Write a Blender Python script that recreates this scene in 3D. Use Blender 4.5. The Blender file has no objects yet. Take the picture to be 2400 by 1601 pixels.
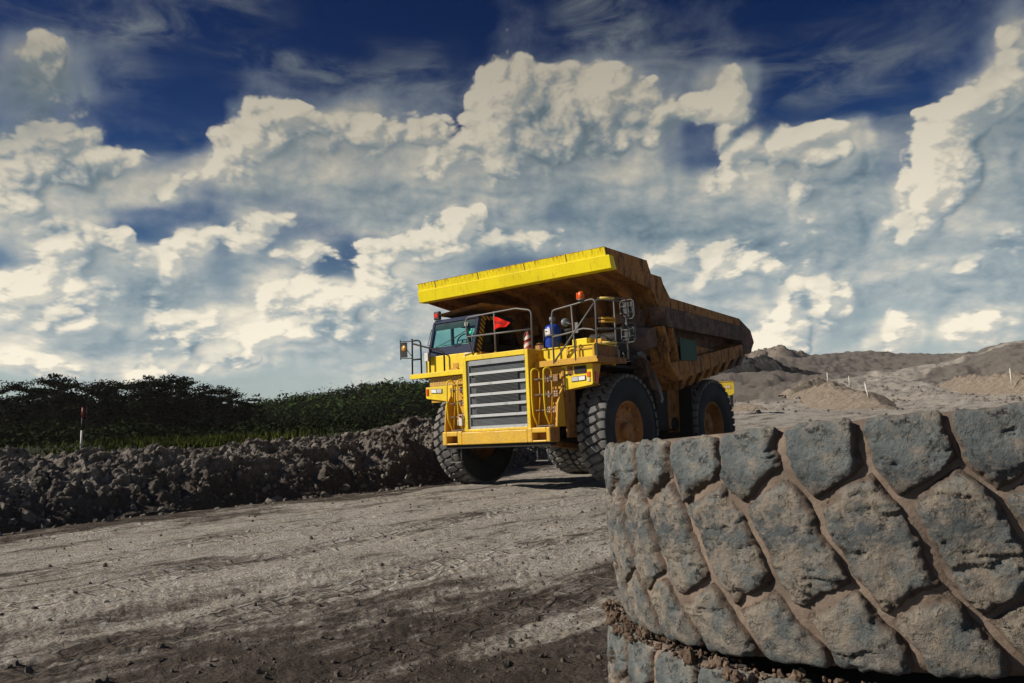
import bpy, math, random
import numpy as np
from mathutils import Vector, Matrix, Euler
random.seed(7)
S = bpy.context.scene
COL = S.collection

# ------------------------------------------------------------------ camera
CAM = Vector((12.4694, -17.4490, 1.3041))
RT = Vector((0.79027328, 0.61121332, -0.04343295))
UP = Vector((0.10403512, -0.06398484, 0.99251329))
FW = Vector((-0.6038583, 0.78887528, 0.11415316))
cd = bpy.data.cameras.new('camera'); cam = bpy.data.objects.new('camera', cd); COL.objects.link(cam)
M = Matrix((RT, UP, -FW)).transposed().to_4x4(); M.translation = CAM
cam.matrix_world = M
cd.sensor_width = 36; cd.lens = 1917.77 / 2400 * 36
cd.clip_start = 0.05; cd.clip_end = 6000
S.camera = cam

# ------------------------------------------------------------------ light constants
SUN_AZ, SUN_EL = 226.0, 33.0
SUN_STRENGTH = 5.0
SKY_STRENGTH = 0.07
EXPOSURE = 0.0
sd = Vector((math.cos(math.radians(SUN_AZ)) * math.cos(math.radians(SUN_EL)),
             math.sin(math.radians(SUN_AZ)) * math.cos(math.radians(SUN_EL)), math.sin(math.radians(SUN_EL))))
sl = bpy.data.lights.new('sun', 'SUN'); sl.energy = SUN_STRENGTH; sl.angle = math.radians(0.5); sl.color = (1.0, 0.90, 0.76)
so = bpy.data.objects.new('sun', sl); COL.objects.link(so)
so.rotation_euler = sd.to_track_quat('Z', 'Y').to_euler(); so.location = (0, 0, 60)
S.view_settings.view_transform = 'Standard'
S.view_settings.look = 'None'
S.view_settings.gamma = 1
S.view_settings.exposure = EXPOSURE
S.view_settings.use_curve_mapping = False
S.render.engine = 'CYCLES'
S.cycles.use_denoising = True
S.cycles.max_bounces = 6
S.cycles.diffuse_bounces = 3
S.cycles.glossy_bounces = 3
S.cycles.transparent_max_bounces = 10
S.cycles.caustics_reflective = False
S.cycles.caustics_refractive = False

# ------------------------------------------------------------------ node helper
class N:
    def __init__(s, tree): s.t = tree
    def new(s, ty, **kw):
        n = s.t.nodes.new(ty)
        for k, v in kw.items(): setattr(n, k, v)
        return n
    def put(s, sock, v):
        if v is None: return
        if isinstance(v, bpy.types.NodeSocket): s.t.links.new(v, sock)
        else:
            if hasattr(sock, 'default_value'):
                dv = sock.default_value
                if hasattr(dv, '__len__'):
                    v = list(v) if hasattr(v, '__len__') else [v] * len(dv)
                    if len(v) == 3 and len(dv) == 4: v = v + [1.0]
                sock.default_value = v
    def m(s, op, a, b=None, c=None, clamp=False):
        n = s.new('ShaderNodeMath', operation=op, use_clamp=clamp)
        s.put(n.inputs[0], a); s.put(n.inputs[1], b); s.put(n.inputs[2], c)
        return n.outputs[0]
    def v(s, op, a, b=None, scale=None):
        n = s.new('ShaderNodeVectorMath', operation=op)
        s.put(n.inputs[0], a); s.put(n.inputs[1], b)
        if scale is not None: s.put(n.inputs['Scale'], scale)
        return n.outputs['Value'] if op in ('DOT_PRODUCT', 'LENGTH', 'DISTANCE') else n.outputs[0]
    def mix(s, f, a, b, blend='MIX'):
        n = s.new('ShaderNodeMix', data_type='RGBA', blend_type=blend)
        s.put(n.inputs[0], f); s.put(n.inputs[6], a); s.put(n.inputs[7], b)
        return n.outputs[2]
    def mr(s, x, a, b, c=0.0, d=1.0, smooth=True):
        n = s.new('ShaderNodeMapRange')
        n.interpolation_type = 'SMOOTHSTEP' if smooth else 'LINEAR'
        for i, q in enumerate((x, a, b, c, d)): s.put(n.inputs[i], q)
        return n.outputs[0]
    def noise(s, vec, scale, detail=4, rough=0.55, dist=0.0, out=0):
        n = s.new('ShaderNodeTexNoise')
        s.put(n.inputs['Vector'], vec); s.put(n.inputs['Scale'], scale); s.put(n.inputs['Detail'], detail)
        s.put(n.inputs['Roughness'], rough); s.put(n.inputs['Distortion'], dist)
        return n.outputs[out]
    def vor(s, vec, scale, feature='F1', detail=0, out='Distance', rand=1.0):
        n = s.new('ShaderNodeTexVoronoi', feature=feature)
        s.put(n.inputs['Vector'], vec); s.put(n.inputs['Scale'], scale)
        if 'Detail' in n.inputs and detail: s.put(n.inputs['Detail'], detail)
        s.put(n.inputs['Randomness'], rand)
        return n.outputs[out]
    def scl(s, vec, xyz):
        return s.v('MULTIPLY', vec, xyz)
    def bump(s, h, strength=0.3, dist=0.02):
        n = s.new('ShaderNodeBump'); s.put(n.inputs['Height'], h)
        n.inputs['Strength'].default_value = strength; n.inputs['Distance'].default_value = dist
        return n.outputs[0]

# ------------------------------------------------------------------ sky with clouds
W = bpy.data.worlds.new('World'); S.world = W; W.use_nodes = True
wt = W.node_tree; wt.nodes.clear()
AZF = 127.43
FH = (math.cos(math.radians(AZF)), math.sin(math.radians(AZF)), 0)
RH = (math.sin(math.radians(AZF)), -math.cos(math.radians(AZF)), 0)
# cloud map: (U deg right of the view azimuth, V deg above the horizon, rU, rV, weight)
def uv(px, py):
    px, py = float(px), float(py)
    d = FW + (px - 1200) / 1917.77 * RT - (py - 800.5) / 1917.77 * UP
    d.normalize()
    return AZF - math.degrees(math.atan2(d.y, d.x)), math.degrees(math.asin(d.z))
K = 1 / 36.0
CUM = [(1280,300,170,160,1.1),(1400,250,130,110,1),(1500,290,110,110,1),(1190,240,90,90,1),(1330,430,220,130,.9),(1480,480,200,120,.9),
 (650,330,180,90,1),(850,280,70,50,.9),(800,390,280,120,1),(560,390,120,70,.9),(1000,370,160,90,.9),(1080,480,240,140,.85),(900,520,200,60,.6),
 (110,330,120,70,.9),(60,440,180,110,.95),(250,420,200,90,.85),(420,430,120,50,.6),(60,190,130,120,.85),(100,110,80,50,.7),
 (1690,210,80,50,.75),(1740,190,40,50,.7),(1850,380,130,100,1),(1970,370,100,80,1),(1900,470,200,90,.9),(1720,470,120,120,.7),
 (2330,250,100,120,.95),(2250,380,120,120,1),(2400,160,60,130,.8),(2350,520,200,190,1),(2130,500,150,90,.7),
 (1620,540,320,110,.9),(1650,620,110,60,1),(1700,670,90,80,1),(1900,700,90,80,1),(1830,780,130,40,.9),(2100,790,60,55,.95),(2300,700,150,70,.6),(2330,780,70,40,.7),(2050,600,300,80,.75),(2200,640,200,60,.7),
 (100,530,150,60,.9),(240,590,200,50,.9),(490,590,60,60,.9),(600,550,110,35,.85),(740,605,100,20,.95),(60,650,140,60,.9),(180,650,130,80,.9),(320,670,140,60,.8),(430,700,120,50,.9),(600,640,120,50,.8),
 (720,710,150,80,1),(860,680,150,80,.9),(960,610,110,90,1),(1060,560,110,80,1),(1120,530,70,50,1),(1230,570,120,30,.9),(850,770,240,60,.75),(1000,740,140,120,.85),(100,850,120,40,.8),(130,790,250,30,.5),
 (360,850,55,22,.9),(560,848,65,20,.9),(500,790,70,40,.75),(650,800,200,40,.5),(520,870,120,30,.5),(900,850,200,40,.45),(600,760,300,40,.6),(250,740,260,50,.75)]
HOLE = [(470,480,90,35,.8),(560,600,80,60,.5),(1310,490,45,28,.9),(1660,340,90,60,.9),(1200,612,130,26,.3),(800,645,60,24,.8),(780,620,80,15,.5),(900,300,70,20,.4),(1080,290,60,60,.8),(360,290,200,80,.8),
 (700,300,50,25,.3),(1900,250,200,60,.6),(2080,440,70,50,.3),(350,560,170,12,.7),(0,610,80,20,.5),(1900,840,150,35,.35)]
DARK = [(1560,540,260,80,.95),(1420,480,150,90,.6),(1620,440,110,90,.6),(180,595,130,28,.9),(340,690,90,30,.9),(300,785,170,28,.9),(1960,440,110,40,.8),(2050,570,260,80,.7),(1750,560,160,60,.7),(50,220,170,120,1.3),(0,300,120,140,1.2),
 (2000,660,220,40,.6),(2400,400,120,200,.6),(560,440,120,50,.3),(800,760,130,22,.5),(1300,560,100,40,.6),(1950,790,100,40,.5),(900,560,260,60,.35),(600,520,80,20,.5),(2330,620,200,90,.5),(2300,300,60,80,.4)]
WISP = [(280,50,260,55,1),(560,160,60,50,.5),(650,180,110,35,.8),(830,200,150,45,1),(960,160,110,50,.8),(1020,240,140,28,.9),(540,60,120,70,.7),(1420,60,130,110,1),(1750,160,250,60,.6),(1900,210,180,60,.7),(2000,340,300,40,.8),
 (1600,130,120,60,.6),(2050,110,200,70,.5),(2100,330,150,30,.7),(450,350,200,60,.4),(300,180,80,30,.5)]
HEADS = [(1180,200,60,70,1),(1255,200,60,70,1),(1320,230,60,70,1),(1395,220,60,60,1),(1480,240,60,60,1),(1545,275,55,65,.95),(1160,300,60,70,1),(1240,310,70,70,1),(1320,330,70,60,.95),(1400,300,60,60,.9),(1170,385,50,40,1),(1460,345,60,50,.8),(1290,410,60,35,.6),
 (1700,205,36,42,.9),(1650,250,50,32,.85),(1722,262,26,36,.7),(1750,345,45,42,1),(1840,350,58,50,1),(1900,345,50,45,1),(1940,372,42,50,.9),(1830,420,50,36,.8),(1885,455,30,38,.8),(1690,400,30,30,.7),
 (2215,300,52,50,1),(2290,260,55,55,1),(2350,210,55,60,.95),(2388,140,36,60,.9),(2180,370,45,50,1),(2250,385,60,60,1),(2200,440,55,50,.9),(2310,470,60,40,.7),(2340,560,60,38,.7),(2190,560,55,30,.8),(2380,650,40,30,.6),(2120,520,40,24,.6),
 (840,280,46,40,1),(620,300,62,50,1),(690,300,60,45,1),(560,342,52,42,1),(500,370,40,30,.9),(760,325,72,42,.9),(900,325,62,40,.9),(990,310,50,38,.9),(1060,350,60,40,.9),(640,375,90,38,.75),(850,385,90,36,.6),(1010,400,60,30,.55),
 (100,300,52,45,.9),(150,335,52,40,.9),(50,350,50,36,.8),(215,372,52,34,.85),(90,400,60,30,.75),(170,425,60,26,.75),(300,412,60,22,.7),(385,432,60,22,.7),(30,440,50,28,.7),
 (80,112,40,34,.85),(112,95,36,28,.85),(145,135,30,30,.7),(205,215,20,26,.6),
 (47,501,52,34,.95),(154,543,62,32,.95),(281,567,42,30,.95),(468,576,40,40,.95),(646,539,52,20,.9),(585,565,52,15,.8),(735,604,84,15,.95),(154,637,52,45,.95),(210,660,50,40,.9),(318,651,52,34,.95),(47,684,52,40,.9),(159,725,72,32,.85),(402,618,36,40,.9),(468,748,56,40,.95),(374,735,60,34,.9),
 (693,703,46,50,1),(749,712,52,45,1),(632,715,26,50,.9),(810,735,52,38,.95),(889,604,52,45,1),(973,586,42,46,1),(1039,576,60,50,1),(1090,534,36,50,1),(889,684,60,45,.95),(959,712,60,50,.9),(702,796,120,20,.85),(838,801,60,18,.8),(131,834,46,22,.9),(100,850,70,14,.7),(360,838,36,20,.95),(571,850,40,15,.95),(501,876,26,13,.8),(604,796,36,30,.8),(449,798,28,13,.8),(900,850,60,14,.5),
 (1682,607,26,32,1),(1727,614,30,30,.95),(1769,630,20,25,.95),(1655,633,26,30,.9),(1600,600,40,30,.8),(1840,678,26,28,1),(1866,720,45,42,1),(1928,690,22,46,1),(1992,701,26,20,.9),(1950,727,32,32,.9),(1847,768,32,28,.85),(1815,806,62,20,1),(1880,815,52,18,.9),(2093,762,24,26,1),(2118,781,32,24,.9),(2089,800,32,18,.8),(2248,633,24,22,.95),
 (1957,535,42,13,.7),(1889,538,32,12,.6),(2138,533,16,24,.8),(2296,768,26,20,.8),(2341,750,26,18,.8),(1834,607,52,13,.5),(1240,588,90,15,.85),(1160,560,40,22,.8),(1500,600,30,20,.5)]
NU, NV = 63, 21
U0, U1, V0, V1 = -40.0, 41.0, -1.0, 31.0
gu = np.linspace(U0, U1, NU); gv = np.linspace(V0, V1, NV)
GU, GV = np.meshgrid(gu, gv)
def field(lst, add=False):
    f = np.zeros_like(GU)
    for (px, py, rx, ry, w) in lst:
        u, v = uv(px, py)
        e = w * np.exp(-(((GU - u) / max(rx * K * 0.85, 1.4)) ** 2 + ((GV - v) / max(ry * K * 0.85, 1.0)) ** 2) ** 1.0)
        f = 1 - (1 - f) * (1 - np.clip(e, 0, 0.98))
    return f
cumf = field(CUM); cumf = np.clip(cumf + 0.16 * np.exp(-((GV - 7.0) / 4.0) ** 2), 0, 1); cumf = np.clip(cumf * 1.0 - field(HOLE) * 0.85, 0, 1)
darkf = field(DARK); wispf = field(WISP)
def hfield(lst):
    f = np.zeros_like(GU)
    for (px, py, rx, ry, w_) in lst:
        u, v = uv(px, py); e_ = w_ * np.exp(-(((GU - u) / max(rx * K * 0.95, 0.95)) ** 2 + ((GV - v) / max(ry * K * 0.95, 0.8)) ** 2))
        f = 1 - (1 - f) * (1 - np.clip(e_, 0, 0.98))
    return f
headf = hfield(HEADS)
ng = bpy.data.node_groups.new('cloud_cover', 'ShaderNodeTree')
ng.interface.new_socket('Dir', in_out='INPUT', socket_type='NodeSocketVector')
for nm in ('Density', 'Dark', 'Wisp', 'Soft', 'Elevation', 'Puff', 'Strat'): ng.interface.new_socket(nm, in_out='OUTPUT', socket_type='NodeSocketFloat')
g = N(ng); gi = g.new('NodeGroupInput'); go = g.new('NodeGroupOutput')
d0 = g.v('NORMALIZE', gi.outputs[0])
wv = g.noise(d0, 7.0, 3, 0.5, out=1)
wv = g.v('SCALE', g.v('SUBTRACT', wv, (0.5, 0.5, 0.5)), scale=0.065)
d1 = g.v('ADD', d0, wv)
Ud = g.m('ARCTAN2', g.v('DOT_PRODUCT', d1, RH), g.v('DOT_PRODUCT', d1, FH))
zc = g.new('ShaderNodeSeparateXYZ'); g.put(zc.inputs[0], g.v('NORMALIZE', d1))
Vd = g.m('ARCSINE', zc.outputs[2])
HN = 32
Un = g.m('MULTIPLY_ADD', Ud, 57.2958 / (U1 - U0), -U0 / (U1 - U0))
Ua = g.m('MULTIPLY', Un, 2.0, clamp=True); Ub = g.m('MULTIPLY_ADD', Un, 2.0, -1.0, clamp=True)
right = g.m('GREATER_THAN', Un, 0.5)
Vn = g.m('MULTIPLY_ADD', Vd, 57.2958 / (V1 - V0) * (NV - 1), -V0 / (V1 - V0) * (NV - 1))
res = None; resh = None
for j in range(NV):
    rr0 = []
    for hf, uu in ((0, Ua), (1, Ub)):
        r = g.new('ShaderNodeValToRGB'); r.color_ramp.interpolation = 'EASE'
        els = r.color_ramp.elements
        while len(els) < HN: els.new(1.0)
        for i in range(HN): els[i].position = i / (HN - 1)
        for i in range(HN):
            c_ = min(hf * 31 + i, NU - 1)
            els[i].color = (float(cumf[j, c_]), float(darkf[j, c_]), float(wispf[j, c_]), float(headf[j, c_]))
        g.put(r.inputs[0], uu if resh is None else g.m('MULTIPLY_ADD', resh, 1e-7, uu)); rr0.append(r)
    col_ = g.mix(right, rr0[0].outputs[0], rr0[1].outputs[0])
    al_ = g.m('ADD', g.m('MULTIPLY', rr0[0].outputs[1], g.m('SUBTRACT', 1.0, right)), g.m('MULTIPLY', rr0[1].outputs[1], right))
    if res is None: res, resh = col_, al_
    else:
        f_ = g.mr(Vn, j - 1.0, float(j)); res = g.mix(f_, res, col_)
        resh = g.m('ADD', g.m('MULTIPLY', resh, g.m('SUBTRACT', 1.0, f_)), g.m('MULTIPLY', al_, f_))
sep = g.new('ShaderNodeSeparateColor'); g.put(sep.inputs[0], res)
pq = g.new('ShaderNodeSeparateXYZ'); g.put(pq.inputs[0], g.v('ADD', d0, g.v('SCALE', wv, scale=0.22)))
pc = g.new('ShaderNodeCombineXYZ'); g.put(pc.inputs[0], pq.outputs[0]); g.put(pc.inputs[1], pq.outputs[1])
g.put(pc.inputs[2], g.m('MULTIPLY', g.m('SQRT', g.m('MAXIMUM', g.m('ADD', pq.outputs[2], 0.04), 0.001)), 1.7))
pz = pc.outputs[0]
n1 = g.noise(pz, 5.5, 7, 0.60)
puff = None
for sc_, am_ in ((12.0, 1.9), (27.0, 1.35), (60.0, 0.8), (125.0, 0.42)):
    t_ = g.m('MULTIPLY', g.m('ABSOLUTE', g.m('SUBTRACT', g.noise(pz, sc_, 0, 0.5), 0.5)), am_)
    puff = t_ if puff is None else g.m('ADD', puff, t_)
    if sc_ == 27.0: soft2 = puff
head = g.m('ADD', g.m('ADD', g.m('MULTIPLY_ADD', resh, 1.9, -0.98), g.mr(resh, 0.02, 0.16, -0.7, 0.0)), g.m('ADD', puff, g.m('MULTIPLY', g.m('SUBTRACT', n1, 0.5), 1.1)))
heads = g.m('ADD', g.m('MULTIPLY', resh, 1.7), g.m('MULTIPLY', soft2, 0.5))
strat = g.m('ADD', sep.outputs[0], g.m('MULTIPLY', g.m('SUBTRACT', n1, 0.5), 1.5))
for i_, v_ in enumerate((head, sep.outputs[1], sep.outputs[2], heads, Vd, puff, strat)): g.put(go.inputs[i_], v_)

w = N(wt)
tc = w.new('ShaderNodeTexCoord'); DIR = tc.outputs['Generated']
def grp(vec):
    n = w.new('ShaderNodeGroup'); n.node_tree = ng; w.put(n.inputs[0], vec); return n
Lx = tuple(-RH[i] * 0.0075 for i in range(3)); LV = (Lx[0], Lx[1], 0.0075)
A, B = grp(DIR), grp(w.v('ADD', w.v('NORMALIZE', DIR), LV))
C2 = grp(w.v('ADD', w.v('NORMALIZE', DIR), tuple(4.5 * q for q in LV)))
dA, dB = A.outputs['Density'], B.outputs['Density']
V = A.outputs['Elevation']
low = w.mr(V, 0.50, 0.06)                              # 1 near the horizon
def tone(shade):
    cr = w.new('ShaderNodeValToRGB'); e = cr.color_ramp.elements; cr.color_ramp.interpolation = 'LINEAR'
    e[0].position = 0.0; e[0].color = (0.075, 0.13, 0.185, 1)
    e[1].position = 1.0; e[1].color = (0.98, 0.90, 0.73, 1)
    for p_, c_ in ((0.26, (0.23, 0.315, 0.37, 1)), (0.5, (0.42, 0.475, 0.485, 1)), (0.7, (0.66, 0.645, 0.57, 1)), (0.86, (0.85, 0.79, 0.65, 1))):
        q = e.new(p_); q.color = c_
    w.put(cr.inputs[0], shade)
    return w.v('SCALE', cr.outputs[0], scale=w.m('MULTIPLY_ADD', low, 0.62, 0.42))
# heads: crisp puffs facing the sun, melting into the layer below on their shaded side
broad = w.m('MINIMUM', w.m('MAXIMUM', w.m('MULTIPLY', w.m('SUBTRACT', A.outputs['Soft'], C2.outputs['Soft']), 0.50), -0.42), 0.22)
fine = w.m('MINIMUM', w.m('MAXIMUM', w.m('MULTIPLY', w.m('SUBTRACT', dA, dB), 0.70), -0.15), 0.20)
relief = w.m('ADD', broad, w.m('ADD', fine, w.m('MULTIPLY', w.m('SUBTRACT', A.outputs['Puff'], 0.58), 0.34)))
hs = w.m('SUBTRACT', w.m('ADD', relief, 0.60), w.m('MULTIPLY', A.outputs['Dark'], 0.30))
hs = w.m('ADD', hs, w.m('MULTIPLY', low, 0.04), clamp=True)
halpha = w.m('MULTIPLY', w.mr(dA, -0.12, w.m('MULTIPLY_ADD', w.m('MAXIMUM', w.m('MULTIPLY_ADD', broad, -1.0, 0.06), 0.0), 3.6, 0.22)), w.mr(broad, -0.42, -0.12))
# layer: soft grey-white sheets
stn = w.noise(w.scl(DIR, (1, 1, 2.2)), 6.0, 5, 0.55)
ls = w.m('ADD', w.m('MULTIPLY_ADD', w.m('SUBTRACT', stn, 0.5), 1.15, 0.60), w.m('ADD', w.m('MULTIPLY', w.m('SUBTRACT', A.outputs['Strat'], C2.outputs['Strat']), 0.30), w.m('ADD', w.m('MULTIPLY', w.m('SUBTRACT', dA, dB), 0.14), w.m('MULTIPLY', w.m('SUBTRACT', A.outputs['Puff'], 0.58), 0.16))))
ls = w.m('SUBTRACT', ls, w.m('MULTIPLY', A.outputs['Dark'], 0.36))
ls = w.m('ADD', ls, w.m('MULTIPLY_ADD', low, 0.12, -0.03), clamp=True)
lalpha = w.m('MULTIPLY', w.mr(A.outputs['Strat'], w.m('MULTIPLY_ADD', low, -0.20, 0.36), w.m('MULTIPLY_ADD', low, -0.20, 0.84)), 0.97)
sky = w.new('ShaderNodeTexSky', sky_type='NISHITA'); sky.sun_disc = False
sky.sun_elevation = math.radians(SUN_EL); sky.sun_rotation = math.radians(90 - SUN_AZ)
sky.air_density = 1.0; sky.dust_density = 0.6; sky.ozone_density = 3.0
gam = w.new('ShaderNodeGamma'); w.put(gam.inputs[0], w.v('SCALE', sky.outputs[0], scale=SKY_STRENGTH)); gam.inputs[1].default_value = 1.35
blue = w.v('MULTIPLY', gam.outputs[0], (0.035, 0.46, 1.05))
hi = w.mr(V, 0.10, 0.52)
blue = w.mix(hi, w.v('MULTIPLY', gam.outputs[0], (0.62, 0.75, 0.72)), blue)
blue = w.v('SCALE', blue, scale=w.mr(V, 0.12, 0.50, 1.30, 0.52))
wispn = w.noise(w.scl(DIR, (1, 1, 3.0)), 9.0, 9, 0.62, 0.6)
wa = w.m('MULTIPLY', w.mr(wispn, 0.36, 0.72), w.m('MULTIPLY', A.outputs['Wisp'], 0.65), clamp=True)
haze_c = (0.50, 0.56, 0.52)
veil = w.mr(V, 0.26, -0.02, 0.0, 0.75)
veil = w.m('ADD', veil, w.m('MULTIPLY', w.mr(A.outputs['Strat'], 0.0, 0.5), 0.22), clamp=True)
s1 = w.mix(veil, blue, (0.56, 0.63, 0.61))
s1 = w.mix(wa, s1, (0.30, 0.34, 0.32))
s2 = w.mix(halpha, w.mix(lalpha, s1, tone(ls)), tone(hs))
fin = w.v('SCALE', s2, scale=1.0 / SKY_STRENGTH)
bg = w.new('ShaderNodeBackground'); w.put(bg.inputs[0], fin); bg.inputs[1].default_value = SKY_STRENGTH
wo = w.new('ShaderNodeOutputWorld'); w.t.links.new(bg.outputs[0], wo.inputs[0])
W.cycles.sampling_method = 'MANUAL'; W.cycles.sample_map_resolution = 256

# ------------------------------------------------------------------ numpy noise
_rng = np.random.RandomState(3)
_P = _rng.permutation(4096).astype(np.int64)
_G = _rng.rand(4096) * 2 - 1
_G2 = _rng.rand(4096)
def _h(ix, iy, iz=0):
    return (_P[(_P[(_P[ix & 4095] + iy) & 4095] + iz) & 4095])
def vnoise(x, y, z=None):
    ix = np.floor(x).astype(np.int64); iy = np.floor(y).astype(np.int64)
    fx = x - ix; fy = y - iy
    fx = fx * fx * fx * (fx * (fx * 6 - 15) + 10); fy = fy * fy * fy * (fy * (fy * 6 - 15) + 10)
    if z is None:
        a = _G[_h(ix, iy)]; b = _G[_h(ix + 1, iy)]; c = _G[_h(ix, iy + 1)]; d = _G[_h(ix + 1, iy + 1)]
        return (a * (1 - fx) + b * fx) * (1 - fy) + (c * (1 - fx) + d * fx) * fy
    iz = np.floor(z).astype(np.int64); fz = z - iz; fz = fz * fz * (3 - 2 * fz)
    def pl(k):
        a = _G[_h(ix, iy, k)]; b = _G[_h(ix + 1, iy, k)]; c = _G[_h(ix, iy + 1, k)]; d = _G[_h(ix + 1, iy + 1, k)]
        return (a * (1 - fx) + b * fx) * (1 - fy) + (c * (1 - fx) + d * fx) * fy
    return pl(iz) * (1 - fz) + pl(iz + 1) * fz
def fbm(x, y, z=None, oct=5, rough=0.5, lac=2.03):
    s = 0; a = 1; t = 0
    for k in range(oct):
        s = s + a * (vnoise(x + 17.3 * k, y - 9.1 * k) if z is None else vnoise(x + 17.3 * k, y - 9.1 * k, z + 5.7 * k))
        t += a; a *= rough; x = x * lac; y = y * lac
        if z is not None: z = z * lac
    return s / t
def cell(x, y):
    """distance to the nearest and the second nearest scattered point, and the id of the nearest"""
    ix = np.floor(x).astype(np.int64); iy = np.floor(y).astype(np.int64)
    d1 = np.full(x.shape, 9.0); d2 = np.full(x.shape, 9.0); idn = np.zeros(x.shape)
    for ax in (-1, 0, 1):
        for ay in (-1, 0, 1):
            hh = _h(ix + ax, iy + ay)
            px = ix + ax + _G2[hh]; py = iy + ay + _G2[(hh * 7 + 13) & 4095]
            d = np.hypot(x - px, y - py)
            nearer = d < d1
            d2 = np.where(nearer, d1, np.minimum(d2, d)); idn = np.where(nearer, _G2[(hh * 3 + 5) & 4095], idn); d1 = np.where(nearer, d, d1)
    return d1, d2, idn
def ss(x, a, b):
    t = np.clip((x - a) / (b - a), 0, 1); return t * t * (3 - 2 * t)

# ------------------------------------------------------------------ mesh helpers
def link(name, me, parent=None, mats=None):
    o = bpy.data.objects.new(name, me); COL.objects.link(o)
    if parent is not None: o.parent = parent
    if mats is not None:
        for mm in (mats if isinstance(mats, (list, tuple)) else [mats]): me.materials.append(mm)
    return o
def grid_mesh(name, P, smooth=True, closed_u=False):
    """P: (n, m, 3) array of points"""
    n, m_ = P.shape[:2]
    idx = np.arange(n * m_).reshape(n, m_)
    if closed_u: idx = np.concatenate([idx, idx[:1]], 0)
    f = np.stack([idx[:-1, :-1], idx[1:, :-1], idx[1:, 1:], idx[:-1, 1:]], -1).reshape(-1, 4)
    return raw_mesh(name, P.reshape(-1, 3), f, smooth)
def raw_mesh(name, V_, F_, smooth=False):
    me = bpy.data.meshes.new(name)
    V_ = np.ascontiguousarray(V_, dtype=np.float32); F_ = np.ascontiguousarray(F_, dtype=np.int32)
    k = F_.shape[1]
    me.vertices.add(len(V_)); me.vertices.foreach_set('co', V_.ravel())
    me.loops.add(F_.size); me.loops.foreach_set('vertex_index', F_.ravel())
    me.polygons.add(len(F_)); me.polygons.foreach_set('loop_start', np.arange(0, F_.size, k, dtype=np.int32))
    me.polygons.foreach_set('loop_total', np.full(len(F_), k, dtype=np.int32))
    me.polygons.foreach_set('use_smooth', np.full(len(F_), smooth))
    me.update(calc_edges=True)
    return me
def attr(me, name, vals):
    a = me.attributes.new(name, 'FLOAT', 'POINT'); a.data.foreach_set('value', np.asarray(vals, dtype=np.float32).ravel())

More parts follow.
